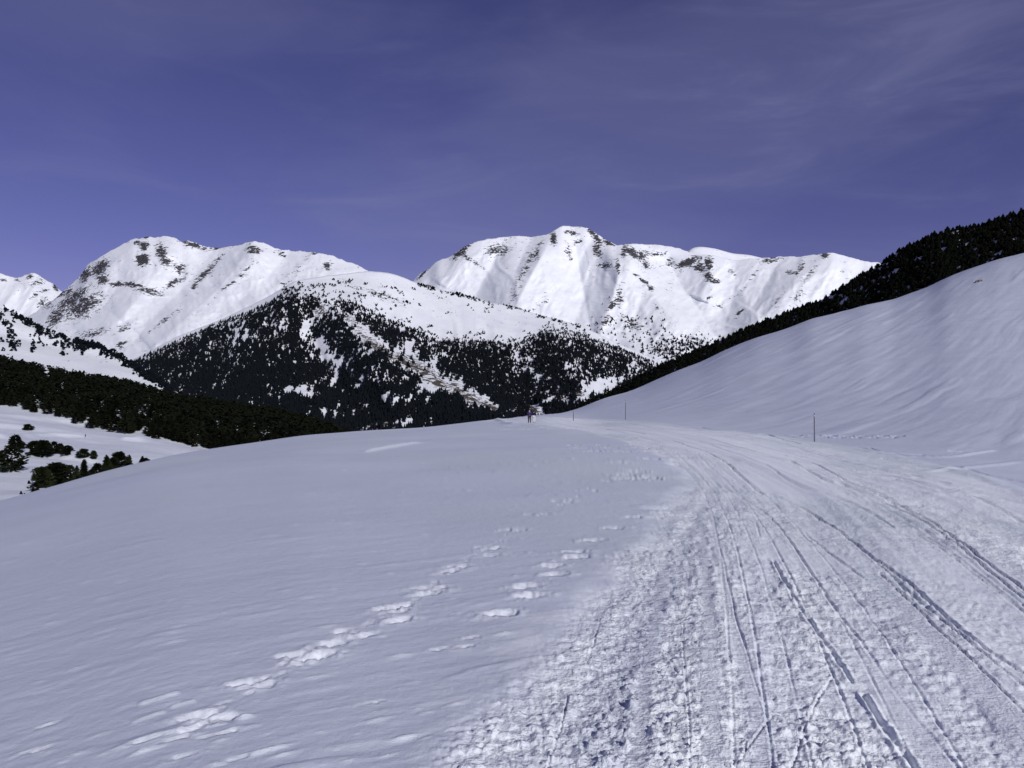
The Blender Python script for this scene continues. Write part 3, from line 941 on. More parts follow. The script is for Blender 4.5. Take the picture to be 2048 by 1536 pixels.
def rocks2(u, v):
    return 1.0 * rk2(u, v) + 0.15 * fbm(u * 0.02, v * 0.02, 3, 215) - 0.02 + 0.05 * sstep(560, 480, v)


RIGHT = Layer([(300, 900), (600, 800), (740, 650), (800, 590), (827, 563), (837, 548), (857, 540), (875, 521), (895, 517), (912, 505), (930, 493), (957, 481), (987, 477), (1012, 473), (1025, 471), (1065, 474), (1102, 465), (1111, 459), (1122, 452), (1150, 453), (1175, 453), (1186, 462), (1200, 474), (1217, 482), (1237, 492), (1252, 488), (1265, 487), (1342, 493), (1375, 502), (1400, 508), (1420, 510), (1450, 517), (1475, 520), (1512, 518), (1550, 515), (1597, 513), (1649, 507), (1666, 506), (1690, 512), (1715, 519), (1749, 524), (1820, 545), (2000, 600), (2300, 560), (2800, 620)],
              [(300, 4800), (1100, 5000), (1700, 4800), (2800, 4600)], [(300, 960), (1000, 800), (2800, 800)], [(300, 3400), (2800, 3200)], rel2, 700, 2150, 2.8, 190, jag=1.0, seed=311, csig=5)
RIGHT.build('mountain', M_MTN, 'broad flat-topped snowy mountain right of centre with bowls and rock bands', rocks2)
FARR = Layer([(1000, 700), (1300, 600), (1372, 506), (1383, 496), (1400, 493), (1430, 497), (1465, 507), (1500, 510), (1525, 516), (1560, 530), (1800, 640), (2100, 700)],
             [(1000, 7200), (2100, 7000)], [(1000, 760), (2100, 760)], [(1000, 6000), (2100, 6000)], lambda u, v: -20 * fbm(u * 0.01, v * 0.01, 2, 231), 1250, 1900, 5, 60, jag=0.1, seed=331, csig=5)
FARR.build('mountain', M_MTN, 'smooth white dome of snow peeping over the ridge of the broad mountain')

# --- wooded middle mountain
rlm = lines_relief([
    ([(590, 560), (660, 610), (730, 675), (830, 735), (930, 790), (1010, 845)], -130, 110),
    ([(590, 560), (540, 620), (480, 700), (430, 780)], -60, 90),
    ([(780, 640), (880, 700), (980, 760), (1060, 830)], 90, 70),
    ([(1110, 640), (1120, 700), (1150, 770), (1180, 840)], -110, 90),
    ([(620, 640), (640, 720), (700, 800), (740, 860)], 60, 60),
    ([(740, 690), (760, 760), (830, 830)], -30, 40),
])


def relm(u, v):
    w = fbm(u * 0.01, v * 0.01, 3, 242)
    k = sstep(600, 700, v + 0.05 * (800 - u))
    return rlm(u, v) - (4 + 14 * k) * ridged(u * 0.02 + w * 2, v * 0.014 + w, 4, 241) - 16 * fbm(u * 0.012, v * 0.012, 3, 243)


MIDC = [(-300, 840), (100, 790), (200, 752), (255, 724), (300, 702), (350, 675), (400, 655), (440, 640), (500, 612), (540, 591), (565, 576), (590, 562), (620, 557), (650, 552), (700, 546), (735, 542), (775, 545), (800, 552), (825, 563), (855, 572), (882, 580), (937, 591), (975, 604), (1012, 610), (1075, 628), (1150, 648), (1187, 663), (1250, 693), (1322, 724), (1400, 765), (1500, 830), (1900, 900)]
MID = Layer(MIDC, [(-300, 2500), (500, 2700), (800, 3000), (1100, 3000), (1500, 2800)], [(-300, 900), (1900, 930)], [(-300, 1500), (900, 1500), (1500, 1600)], relm, 60, 1600, 4.0, 120, gexp=1.1, jag=0.45, seed=341)
rkm = blobs([(760, 700, 60, 12, -40, .45), (850, 745, 70, 16, -32, .42), (930, 790, 60, 16, -35, .42), (820, 730, 50, 9, -30, .5), (700, 640, 40, 14, -30, .3), (760, 590, 60, 8, -20, .25), (880, 770, 30, 8, -30, .5), (980, 815, 30, 8, -30, .5),
             (1150, 790, 30, 8, 20, .4), (640, 620, 30, 14, 0, .3), (1060, 815, 30, 8, -30, .5), (760, 850, 50, 10, 10, .35)])
MID.build('mountain', M_MID, 'forested middle mountain with a bare snowy shoulder below the two massifs', lambda u, v: 1.15 * rkm(u, v) + 0.02 + 0.10 * fbm(u * 0.03, v * 0.03, 3, 245))

# --- left snowy hill with loose trees
HILLC = [(-900, 520), (-300, 575), (-100, 600), (0, 616), (25, 622), (42, 634), (75, 653), (110, 668), (137, 676), (185, 688), (225, 703), (250, 718), (290, 745), (330, 768), (352, 783), (400, 815), (500, 870), (700, 930)]
LH = Layer(HILLC, [(-900, 1500), (0, 1350), (350, 1050), (700, 1000)], [(-900, 840), (0, 860), (350, 900), (700, 980)], [(-900, 800), (700, 760)],
           lambda u, v: -10 * fbm(u * 0.015, v * 0.015, 3, 251) + 22 * np.clip(1 - np.abs(v - (668 + u * 0.22)) / 22, 0, 1), -500, 640, 4, 70, gexp=1.1, jag=0.3, seed=351, csig=10)
LH.build('hill', M_MID, 'snowy hill on the left with scattered pines between forest and massif', lambda u, v: 0.05 * fbm(u * 0.05, v * 0.05, 2, 252), cat='hill')

# --- right wooded ridge behind the snow hill
RRC = [(1000, 905), (1100, 850), (1170, 812), (1240, 782), (1300, 748), (1340, 728), (1400, 704), (1450, 682), (1500, 660), (1550, 641), (1600, 623), (1650, 602), (1700, 568), (1760, 536), (1800, 505), (1840, 488), (1880, 470), (1960, 456), (2010, 441), (2048, 428), (2200, 380), (2600, 300), (3200, 300)]
RRC = [(a_, b_ - 5) for a_, b_ in RRC]
RR = Layer(RRC, [(1000, 1000), (1400, 850), (2048, 640), (3200, 560)], [(1000, 960), (1400, 840), (2048, 640), (3200, 520)], [(1000, 800), (1400, 640), (2048, 440), (3200, 400)],
           lambda u, v: -6 * fbm(u * 0.015, v * 0.015, 3, 261), 1000, 2700, 7, 40, jag=0.2, seed=361, csig=10)
RR.build('hill', M_MID, 'steep dark wooded ridge behind the snow hill on the right', cat='hill')

# valley floor reaching the horizon under everything
fl = []
for k in range(2):
    fl.append([(math.sin(a) * (20, 26000)[k], math.cos(a) * (20, 26000)[k], (-9, -160)[k] if k else -14) for a in np.linspace(0, 2 * math.pi, 49)])
radii = [150, 340, 600, 1200, 3000, 9000, 26000]; zs_ = [-40, -62, -110, -150, -170, -180, -190]
Pf = np.array([[(math.sin(a) * r_, math.cos(a) * r_, z_) for a in np.linspace(0, 2 * math.pi, 73)] for r_, z_ in zip(radii, zs_)])
tag(grid_obj('land', Pf, M_VALLEY, flip=True), 'snow-covered valley land running out to the horizon beneath the hills', 'valley floor', kind='structure')


# ------------------------------------------------------------------ trees
def octa(c, ax, ay, az_):
    """8-triangle clump with three half-axis vectors"""
    V = np.array([c + ax, c - ax, c + ay, c - ay, c + az_, c - az_])
    Fc = np.array([[0, 2, 4], [2, 1, 4], [1, 3, 4], [3, 0, 4], [2, 0, 5], [1, 2, 5], [3, 1, 5], [0, 3, 5]])
    return V, Fc


def shard(c, ax, ay, az_):
    """4-triangle spray"""
    V = np.array([c + ax, c - 0.6 * ax + ay, c - 0.6 * ax - ay, c + az_ - 0.1 * ax])
    Fc = np.array([[0, 1, 2], [0, 3, 1], [1, 3, 2], [2, 3, 0]])
    return V, Fc


def crown_arrays(rg, n, prof, h, size, kind=shard, droop=0.1, flat=0.45):
    """prof(t) -> radius of the crown at relative height t (0 foot, 1 top)"""
    Vs, Fs, o = [], [], 0
    lobes = [(rg.uniform(0, 6.28), rg.uniform(0.0, 1.0), rg.uniform(0.55, 1.35)) for _ in range(11)]
    ts = rg.uniform(0.02, 1.0, n) ** 0.85
    for i in range(n):
        t = ts[i]; a = rg.uniform(0, 2 * math.pi)
        k = 1.0
        for la, lt, lk in lobes:
            da = math.cos(a - la)
            if da > 0.55 and abs(t - lt) < 0.2: k *= lk
        r = prof(t) * k * (1 - 0.55 * rg.uniform() ** 2.2)
        out = np.array([math.cos(a), math.sin(a), 0.0])
        c = out * r; c[2] = t * h + rg.normal(0, 0.03 * h)
        d = out + np.array([0, 0, rg.uniform(-droop * 2, droop * 3) + 0.9 * t ** 2]); d /= np.linalg.norm(d)
        sdir = np.cross(d, [0, 0, 1.0]); sdir /= (np.linalg.norm(sdir) + 1e-6)
        up = np.cross(sdir, d)
        s = size * rg.uniform(0.6, 1.35) * (1 - 0.35 * t)
        V, Fc = kind(c, d * s, sdir * s * rg.uniform(0.4, 0.75), up * s * flat * rg.uniform(0.8, 1.5))
        Vs.append(V); Fs.append(Fc + o); o += len(V)
    return np.vstack(Vs), np.vstack(Fs)


def stacked_cone(rg, h, r, tiers=3, sides=6, z0=0.06):
    Vs, Fs, o = [], [], 0
    for k in range(tiers):
        zb = h * (z0 + (1 - z0) * k / (tiers + 0.6)); zt = h * min(1.0, (z0 + (1 - z0) * (k + 1.75) / (tiers + 0.6)))
        if k == tiers - 1: zt = h
        rr = r * (1 - k / (tiers + 0.3)) * rg.uniform(0.85, 1.15)
        a0 = rg.uniform(0, 6)
        ring = [(rr * rg.uniform(0.7, 1.2) * math.cos(a0 + 6.283 * j / sides), rr * rg.uniform(0.7, 1.2) * math.sin(a0 + 6.283 * j / sides), zb + rg.uniform(-0.05, 0.05) * h) for j in range(sides)]
        V = np.array(ring + [(rg.normal(0, 0.05) * r, rg.normal(0, 0.05) * r, zt)])
        Fs.append(np.array([[j, (j + 1) % sides, sides] for j in range(sides)]) + o)
        Vs.append(V); o += len(V)
    return np.vstack(Vs), np.vstack(Fs)


def prof_round(t):      # low, broad mountain pine
    return 0.46 * math.sqrt(max(0, 1 - ((t - 0.38) / 0.63) ** 2)) if t > 0.38 else 0.46 * (0.72 + 0.28 * t / 0.38)


def prof_cone(t):
    return 0.27 * (1 - t) ** 0.8 + 0.02


def prof_ovoid(t):
    return 0.34 * math.sin(math.pi * min(1, 0.22 + 0.78 * t)) ** 0.8


rgt = np.random.default_rng(21)


def scatter_mesh(name, protos, pts, heights, mat, label, cat='forest', widths=None):
    """one mesh holding every far tree of a wood"""
    Vs, Fs, off_ = [], [], 0
    which = rgt.integers(0, len(protos), len(pts)); rot = rgt.uniform(0, 6.283, len(pts))
    for k, (PV, PF) in enumerate(protos):
        sel = np.nonzero(which == k)[0]
        if len(sel) == 0: continue
        c, s = np.cos(rot[sel]), np.sin(rot[sel]); hh = heights[sel]
        wv = hh * (1 if widths is None else widths[sel])
        x = (PV[None, :, 0] * c[:, None] - PV[None, :, 1] * s[:, None]) * wv[:, None] + pts[sel, 0][:, None]
        y = (PV[None, :, 0] * s[:, None] + PV[None, :, 1] * c[:, None]) * wv[:, None] + pts[sel, 1][:, None]
        z = PV[None, :, 2] * hh[:, None] + pts[sel, 2][:, None]
        n = PV.shape[0]
        Vs.append(np.stack([x, y, z], -1).reshape(-1, 3))
        Fs.append((PF[None] + (np.arange(len(sel)) * n)[:, None, None]).reshape(-1, 3) + off_)
        off_ += n * len(sel)
    o = mesh_from(name, np.vstack(Vs), np.vstack(Fs), mat, smooth=False)
    tag(o, label, cat, kind='stuff')
    return o


FARP = [stacked_cone(rgt, 1.0, 0.29, 2, 5) for _ in range(9)]
BUSHP = [crown_arrays(rgt, 9, prof_ovoid, 0.9, 0.26, kind=octa, flat=0.8) for _ in range(6)]
MIDP = [crown_arrays(rgt, 14, prof_cone, 1.0, 0.24) for _ in range(4)] + [crown_arrays(rgt, 14, prof_ovoid, 1.0, 0.26) for _ in range(5)]

# ---- forest on the middle mountain, density map in hillside coordinates
treeline = tab([(200, 760), (270, 720), (350, 684), (430, 648), (500, 622), (540, 603), (575, 583), (610, 590), (660, 604), (700, 604), (745, 622), (790, 645), (840, 664), (880, 684), (930, 682), (985, 684), (1030, 692), (1055, 678), (1085, 662), (1110, 660), (1150, 664), (1200, 684), (1250, 700), (1322, 730), (1500, 820)], 5)
open_m = blobs([(600, 780, 38, 14, 0, 1.1), (640, 765, 60, 7, 10, .75), (640, 620, 40, 16, -20, .75), (620, 590, 26, 9, -20, .8), (720, 660, 65, 11, -42, 1.0), (775, 705, 55, 16, -38, 1.05), (850, 740, 80, 22, -32, 1.1), (930, 785, 70, 17, -36, 1.1), (640, 690, 30, 12, -30, .6), (560, 720, 40, 8, 35, .5), (720, 740, 60, 14, -15, .7), (690, 820, 60, 10, 10, .6), (890, 715, 40, 9, -25, .6),
                (985, 815, 50, 10, -32, .9), (680, 720, 60, 16, 0, .62), (1192, 778, 34, 12, 15, 1.1), (1140, 795, 34, 12, 15, .8), (1230, 762, 14, 7, 0, .9), (1075, 822, 40, 8, -35, .9), (785, 850, 60, 9, 10, .8), (740, 800, 90, 14, 5, .35), (870, 835, 30, 7, 20, .5), (820, 690, 50, 7, -30, .5), (810, 660, 35, 6, -35, .6), (590, 650, 70, 30, 0, .45), (480, 670, 80, 25, 30, .3), (1100, 740, 100, 40, 0, .22), (700, 690, 70, 25, -20, .4)], 1.25)
n_try = 104000
tu = rgt.uniform(180, 1420, n_try); tv = rgt.uniform(570, 905, n_try)
below = tv - treeline(tu)
dens = np.where(below > 0, 1.0, 0) * (1 - open_m(tu, tv)) + 0.02 + 0.8 * fbm(tu * 0.022, tv * 0.03, 4, 271) + 1.1 * fbm(tu * 0.11 + tv * 0.04, tv * 0.045, 3, 272)
keep = (below > 0) & (rgt.uniform(0.05, 0.95, n_try) < dens * 0.86) & (tv < 900)
keep &= ~((tu < 420) & (tv > 800))
tu, tv = tu[keep], tv[keep]
x, y, z = MID.pt(tu, tv)
hgt = 11.0 * rgt.uniform(0.5, 1.4, len(tu)) * np.where(below[keep] < 14, 0.75, 1.0)
PT = [np.stack([x, y, z - 0.4], -1)]; HH = [hgt]
# loose trees on the bare shoulder
loose = [(735, 568), (722, 579), (769, 575), (768, 585), (745, 588), (792, 578), (800, 584), (806, 588), (828, 580), (758, 595), (762, 600), (785, 598), (790, 612), (807, 605), (812, 604), (820, 608), (715, 588), (722, 592), (730, 597), (883, 584), (875, 593), (883, 597), (907, 590), (915, 585), (925, 588), (940, 591), (847, 568), (850, 573), (860, 570), (943, 617), (970, 625), (978, 617), (891, 628), (838, 611), (1007, 609), (1025, 601), (1035, 607), (1041, 612), (1059, 620), (1079, 634), (1112, 640), (1118, 644), (1152, 650), (645, 572), (648, 581), (638, 590), (672, 586), (685, 586), (630, 585), (600, 568), (604, 573), (590, 580), (667, 560), (700, 575), (855, 655), (965, 668), (1098, 647), (1050, 663), (670, 572), (655, 590)]
rd = [(u + rgt.normal(0, 5), v + rgt.normal(0, 3)) for u, v in loose for _ in range(2)] + loose
for k in range(240):     # fringe above the tree line
    u = rgt.uniform(560, 1240); rd.append((u, treeline(u) - abs(rgt.normal(0, 9)) + 2))
for k in range(170):      # along the crest of the shoulder
    u = rgt.choice([rgt.uniform(560, 705), rgt.uniform(835, 870), rgt.uniform(890, 1000), rgt.uniform(905, 960), rgt.uniform(1010, 1180)]); rd.append((u, MID.crest_v(np.array(u)) + rgt.uniform(1, 7) + (14 if u < 705 else 0)))
rd = np.array([(u, max(v, float(MID.crest_v(np.array(u))) + 1)) for u, v in rd])
x, y, z = MID.pt(rd[:, 0], rd[:, 1])
LOOSE = np.stack([x, y, z - 0.6], -1)
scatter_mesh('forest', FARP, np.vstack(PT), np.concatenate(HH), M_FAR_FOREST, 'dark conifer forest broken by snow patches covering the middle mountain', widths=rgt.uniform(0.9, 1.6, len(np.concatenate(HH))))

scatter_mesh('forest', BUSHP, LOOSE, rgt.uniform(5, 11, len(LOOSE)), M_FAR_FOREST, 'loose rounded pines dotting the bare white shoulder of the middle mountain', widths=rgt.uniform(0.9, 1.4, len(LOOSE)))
# ---- sparse trees low on the right massif
lt = []
for (cu, cv, su, sv, n) in [(1270, 655, 30, 14, 45), (1300, 690, 35, 14, 60), (1215, 650, 12, 18, 22), (1330, 660, 12, 2, 4), (1375, 690, 35, 10, 150), (1350, 710, 30, 9, 120), (1270, 640, 30, 3, 18), (1225, 615, 10, 12, 8), (1400, 690, 20, 8, 60)]:
    for _ in range(n): lt.append((rgt.normal(cu, su), rgt.normal(cv, sv)))
lt = np.array(lt); x, y, z = RIGHT.pt(lt[:, 0], lt[:, 1])
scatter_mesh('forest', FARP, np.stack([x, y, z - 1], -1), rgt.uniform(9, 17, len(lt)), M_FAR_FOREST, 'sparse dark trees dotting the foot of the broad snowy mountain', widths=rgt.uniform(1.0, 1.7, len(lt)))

# ---- trees on the left snowy hill
lt = []
for k in range(150):      # crest belt
    u = rgt.uniform(20, 350); lt.append((u, float(LH.crest_v(np.array(u))) + rgt.uniform(1, 10 + 6 * (u > 130))))
for k in range(110):
    u = rgt.uniform(150, 345); lt.append((u, float(LH.crest_v(np.array(u))) + rgt.uniform(1, 7)))
for (cu, cv, su, sv, n) in [(8, 632, 8, 10, 10), (12, 652, 9, 7, 10), (25, 690, 7, 10, 14), (60, 642, 20, 6, 7), (125, 692, 6, 3, 5), (150, 695, 20, 4, 16), (170, 700, 6, 5, 6), (70, 694, 5, 6, 5), (82, 690, 3, 3, 2), (127, 709, 3, 2, 3), (85, 672, 14, 5, 14), (18, 680, 6, 14, 12), (212, 712, 6, 5, 6), (270, 735, 12, 4, 10), (45, 640, 6, 6, 6)]:
    for _ in range(n): lt.append((rgt.normal(cu, su), rgt.normal(cv, sv)))
lt = np.array([(u, max(v, float(LH.crest_v(np.array(u))) + 1)) for u, v in lt])
x, y, z = LH.pt(lt[:, 0], lt[:, 1])
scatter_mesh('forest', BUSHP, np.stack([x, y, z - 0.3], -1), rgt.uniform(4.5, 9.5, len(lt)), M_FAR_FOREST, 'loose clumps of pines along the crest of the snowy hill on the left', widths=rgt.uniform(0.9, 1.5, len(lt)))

# ---- right ridge forest
n_try = 11500
ru = rgt.uniform(1090, 2300, n_try); tt = rgt.uniform(0, 1, n_try)
rv = RR.crest_v(ru) + tt * 170 * np.clip((ru - 900) / 1100, 0.35, 1)
x, y, z = RR.pt(ru, rv)
k = 1 - 0.9 * blobs([(1690, 603, 12, 5, 20, 1), (1785, 545, 7, 4, 20, 1), (1710, 590, 6, 8, 0, .8), (1350, 740, 10, 3, 20, .7)])(ru, rv)
kp = rgt.uniform(0, 1, n_try) < k
RP = np.stack([x, y, z - 0.4], -1)[kp]; RH = rgt.uniform(3.2, 5.6, kp.sum())

# ---- left forest
n_try = 5200
fu = rgt.uniform(-420, 860, n_try); ft = rgt.uniform(0, 1, n_try) ** 0.9
fy = yt(fu) + (yf(fu) - yt(fu)) * ft * 1.12 + rgt.normal(0, 5, n_try)
holes = blobs([(70, 748, 6, 5, 0, 1), (98, 752, 12, 7, 0, 1.1), (123, 774, 8, 9, 20, 1.2), (209, 817, 6, 6, 0, 1), (72, 806, 5, 8, 0, .9), (266, 802, 6, 4, 0, .7), (340, 812, 14, 4, 0, .7), (150, 800, 4, 4, 0, .6), (90, 810, 4, 5, 0, .6)])
fx = (fu - 1024) / F * fy
fz = valley_lookup(fx, fy)
fv = 768 - (fz - CZ) / fy * F
kp2 = rgt.uniform(0, 1, n_try) > holes(fu, fv - 4) * 1.1
fx, fy, fz, fu, fv = fx[kp2], fy[kp2], fz[kp2], fu[kp2], fv[kp2]
fh = rgt.uniform(5.5, 9.5, len(fx))
# which trees stand largest in view and in front of the crowd
size = fh / fy * F
score = size * (1 + 0.0 * fu)
sil = np.interp(fu, [p[0] for p in SIL_L], [p[1] for p in SIL_L])
vis = (fv - size < sil - 6) & (fu > -10) & (fu < 760)
front_row = fy - yt(fu)
order = np.argsort(np.where(vis, front_row / 14 - size * 0.4, 1e9))
NIND = 262
ind = order[:NIND]
rest = np.ones(len(fx), bool); rest[ind] = False
scatter_mesh('forest', MIDP, np.stack([fx, fy, fz - 0.3], -1)[rest], fh[rest], M_FOREST, 'dense near-black pine forest on the slope above the meadow at left', widths=rgt.uniform(0.95, 1.45, rest.sum()))
RRP = [stacked_cone(rgt, 1.0, 0.30, 3, 6) for _ in range(7)]
scatter_mesh('forest', RRP, RP, RH, M_FOREST, 'black band of forest on the ridge behind the snow hill at right', widths=rgt.uniform(1.6, 2.5, len(RP)))


# ---- individual pines
def tube(name, pts, radii, mat, parent, sides=7):
    V, Fc = [], []
    for i, (p, r_) in enumerate(zip(pts, radii)):
        for j in range(sides):
            a = 2 * math.pi * j / sides
            V.append((p[0] + r_ * math.cos(a), p[1] + r_ * math.sin(a), p[2]))
    for i in range(len(pts) - 1):
        for j in range(sides):
            Fc.append((i * sides + j, i * sides + (j + 1) % sides, (i + 1) * sides + (j + 1) % sides, (i + 1) * sides + j))
    n = (len(pts) - 1) * sides
    cap = [n + j for j in range(sides)]
    V.append(tuple(pts[-1])); 
    for j in range(sides): Fc.append((n + j, n + (j + 1) % sides, len(V) - 1, len(V) - 1))
    me = bpy.data.meshes.new(name)
    me.from_pydata([tuple(map(float, v)) for v in V], [], [tuple(dict.fromkeys(f)) for f in Fc])
    me.materials.append(mat)
    for p in me.polygons: p.use_smooth = True
    o = bpy.data.objects.new(name, me); COL.objects.link(o)
    if parent: o.parent = parent
    return o


def make_pine(n, prof, size, loc, seed, mat):
    """unit-height pine: tapered trunk with limbs and a ragged needle crown"""
    rg = np.random.default_rng(seed)
    root = empty('pine_tree', loc)
    pts = [(rg.normal(0, 0.006), rg.normal(0, 0.006), z_) for z_ in (-0.06, 0.1, 0.3, 0.55, 0.85)]
    tube('trunk', pts, [0.030, 0.024, 0.018, 0.012, 0.004], M_BARK, root)
    V, Fc = crown_arrays(rg, n, prof, 1.0, size)
    V[:, 2] = np.maximum(V[:, 2], 0.0)
    mesh_from('crown', V, Fc, mat, parent=root, smooth=False)
    # a few bare limbs inside the crown
    lv, lf, o_ = [], [], 0
    for k in range(9):
        a = rg.uniform(0, 6.28); h0 = rg.uniform(0.12, 0.7); L = prof(h0) * 0.85
        p0 = np.array([0, 0, h0]); p1 = p0 + np.array([math.cos(a) * L, math.sin(a) * L, 0.05])
        side = np.array([-math.sin(a), math.cos(a), 0]) * 0.006; up = np.array([0, 0, 0.006])
        V_ = np.array([p0 + side, p0 - side, p0 + up * 1.5, p1])
        lv.append(V_); lf.append(np.array([[0, 1, 3], [1, 2, 3], [2, 0, 3]]) + o_); o_ += 4
    mesh_from('branches', np.vstack(lv), np.vstack(lf), M_BARK, parent=root, smooth=False)['kind'] = 'stuff'
    return root


def copy_tree(src, loc, rz, s, name=None, wx_=1.0):
    c = src.copy(); COL.objects.link(c)
    for ch in src.children:
        d = ch.copy(); COL.objects.link(d); d.parent = c
    c.location = loc; c.rotation_euler = (0, 0, rz); c.scale = (s * wx_, s * wx_, s)
    return c


# meadow pines: (u, v of foot, height px, width factor, kind, label)
MEADOW = [
    (56, 861, 13, 1.45, 0, 'small squat pine standing alone high on the snowy meadow under the forest'),
    (32, 898, 29, 1.05, 0, 'round-topped pine directly above the big ragged pine at the left edge'),
    (24, 944, 52, 1.0, 1, 'largest and most ragged meadow pine at the left edge of the photo'),
    (70, 911, 29, 1.25, 0, 'leftmost broad pine of the dense row in mid-meadow'),
    (86, 914, 35, 0.95, 0, 'taller round pine in the thick of the mid-meadow row'),
    (108, 909, 26, 1.0, 1, 'open-branched pine just right of the dense mid-meadow row'),
    (121, 909, 22, 0.9, 0, 'low pine wedged between two neighbours at the row\'s right part'),
    (135, 911, 20, 1.15, 0, 'rightmost pine of the mid-meadow row, small and rounded'),
    (166, 917, 19, 1.2, 0, 'rounded pine, left one of the isolated pair right of the row'),
    (187, 920, 17, 0.8, 0, 'narrower brownish pine, right one of the isolated pair'),
    (84, 976, 44, 0.85, 0, 'pine at the left end of the big clump rising behind the snow brow'),
    (112, 972, 48, 1.15, 0, 'biggest rounded pine in the clump behind the snow brow'),
    (140, 968, 38, 0.75, 1, 'spiky pine right of the biggest one in the brow clump'),
    (154, 963, 32, 0.6, 2, 'slim pine in the dip of the brow clump'),
    (168, 958, 40, 0.62, 2, 'pointed conical pine at the right end of the brow clump'),
    (72, 982, 18, 1.1, 1, 'low bushy pine at the foot of the brow clump\'s left end'),
    (66, 990, 14, 0.8, 2, 'tiny pine at the lowest left tip of the brow clump'),
    (194, 950, 24, 0.95, 0, 'small pine starting the second clump along the brow'),
    (213, 943, 32, 0.9, 2, 'pointed pine on the left side of the second brow clump'),
    (226, 940, 26, 0.95, 0, 'middle pine of the second brow clump'),
    (240, 936, 34, 1.0, 0, 'tallest round pine of the second brow clump'),
    (259, 930, 20, 0.8, 2, 'small conical pine at the right end of the second brow clump'),
    (184, 953, 14, 1.3, 1, 'low bush-like pine in the gap between the two brow clumps'),
    (285, 926, 14, 0.9, 2, 'sapling pine half hidden by the snow brow, farthest right on the meadow'),
    (291, 925, 9, 1.6, 0, 'flat little pine bush beside the farthest-right sapling'),
    (58, 968, 7, 0.8, 0, 'tiny pine shoot just left of the brow clump'),
    (42, 989, 7, 0.9, 2, 'tiny lone sapling on bare snow left of the brow clump'),
    (49, 990, 3, 1.0, 0, 'tiniest tuft of green beside the lone sapling on bare snow'),
    (0, 925, 14, 1.0, 0, 'half-seen small pine cut by the left edge above the ragged pine'),
]
protos = [[make_pine(800, prof_round, 0.12, (0, 0, 0), 100 + k, M_NEAR_NEEDLE) for k in range(4)],
          [make_pine(420, prof_round, 0.13, (0, 0, 0), 110 + k, M_NEAR_NEEDLE) for k in range(2)],
          [make_pine(560, prof_cone, 0.10, (0, 0, 0), 120 + k, M_NEAR_NEEDLE) for k in range(3)]]
used = set()
for i, (u, v, hp, wf, kd, lab) in enumerate(MEADOW):
    x, y, z = valley_pt(u, v)
    pl_ = protos[kd]; k = i % len(pl_)
    h = 0.92 * hp / F * y; wf *= 1.12 if kd != 2 else 1.75
    if (kd, k) not in used:
        o = pl_[k]; used.add((kd, k))
        o.location = (x, y, z); o.rotation_euler = (0, 0, i * 1.3); o.scale = (h * wf, h * wf, h)
    else:
        o = copy_tree(pl_[k], (x, y, z), i * 1.3, h, wx_=wf)
    tag(o, lab, 'tree', 'pines scattered over the meadow')
fpro = [make_pine(150, prof_ovoid, 0.15, (0, 0, 0), 130 + k, M_FOREST) for k in range(3)] + [make_pine(150, prof_cone, 0.14, (0, 0, 0), 140 + k, M_FOREST) for k in range(3)]
usedf = set()
for n_, i in enumerate(ind):
    k = n_ % len(fpro)
    loc = (float(fx[i]), float(fy[i]), float(fz[i]) - 0.2); s = float(fh[i]); wf = random.uniform(1.0, 1.4)
    if k not in usedf:
        usedf.add(k); o = fpro[k]; o.location = loc; o.scale = (s * wf, s * wf, s)
    else:
        o = copy_tree(fpro[k], loc, random.uniform(0, 6.28), s, wx_=wf)
    tag(o, 'dark pine packed among its likes at the lower front of the forest left of centre', 'tree', 'pines crowding the front of the left forest')

# a tiny sapling on the lit snow bank of the meadow
x, y, z = valley_pt(171, 877)
o = copy_tree(protos[2][0], (x, y, z + 0.8), 0.4, 5 / F * y, wx_=0.8)
tag(o, 'tiny dark sapling on the bright snow bank across the meadow', 'tree', 'pines scattered over the meadow')

# ------------------------------------------------------------------ snow poles
M_POLE = flat_mat('weathered_grey_pole', (0.10, 0.10, 0.13), 0.6, 0.3)
M_BAND = flat_mat('pale_reflective_band', (0.42, 0.44, 0.52), 0.4, 0.5)


def cyl(name, z0, z1, r0, r1, mat, parent, sides=12):
    return tube(name, [(0, 0, z0), (0, 0, z0 + 0.002), (0, 0, z1 - 0.004), (0, 0, z1)], [r0 * 0.9, r0, r1, r1 * 0.8], mat, parent, sides)


def snow_pole(u, v, h, rad, lean, lab):
    gx, gy = on_ground(np.array([float(u)]), np.array([float(v)]))
    gx, gy = float(gx[0]), float(gy[0])
    o = empty('snow_pole', (gx, gy, ground_z(gx, gy) - 0.03))
    o.rotation_euler = (0, lean, 0)
    H = h / F * gy
    cyl('shaft', -0.3, H * 0.87, rad, rad * 0.95, M_POLE, o)
    cyl('reflective_band', H * 0.87, H * 0.935, rad * 1.08, rad * 1.08, M_BAND, o)
    cyl('tip', H * 0.935, H, rad * 1.0, rad * 0.7, M_POLE, o)
    tag(o, lab, 'pole', 'marker poles along the ski track')


snow_pole(1629, 887, 59, 0.030, -0.008, 'nearest thin dark marker pole with a pale band, at the foot of the right hill')
snow_pole(1251, 840, 41, 0.032, 0.006, 'middle thin marker pole beyond the bend of the ski track')
snow_pole(1147, 841, 19, 0.036, -0.01, 'shortest and farthest marker pole near the two walkers')

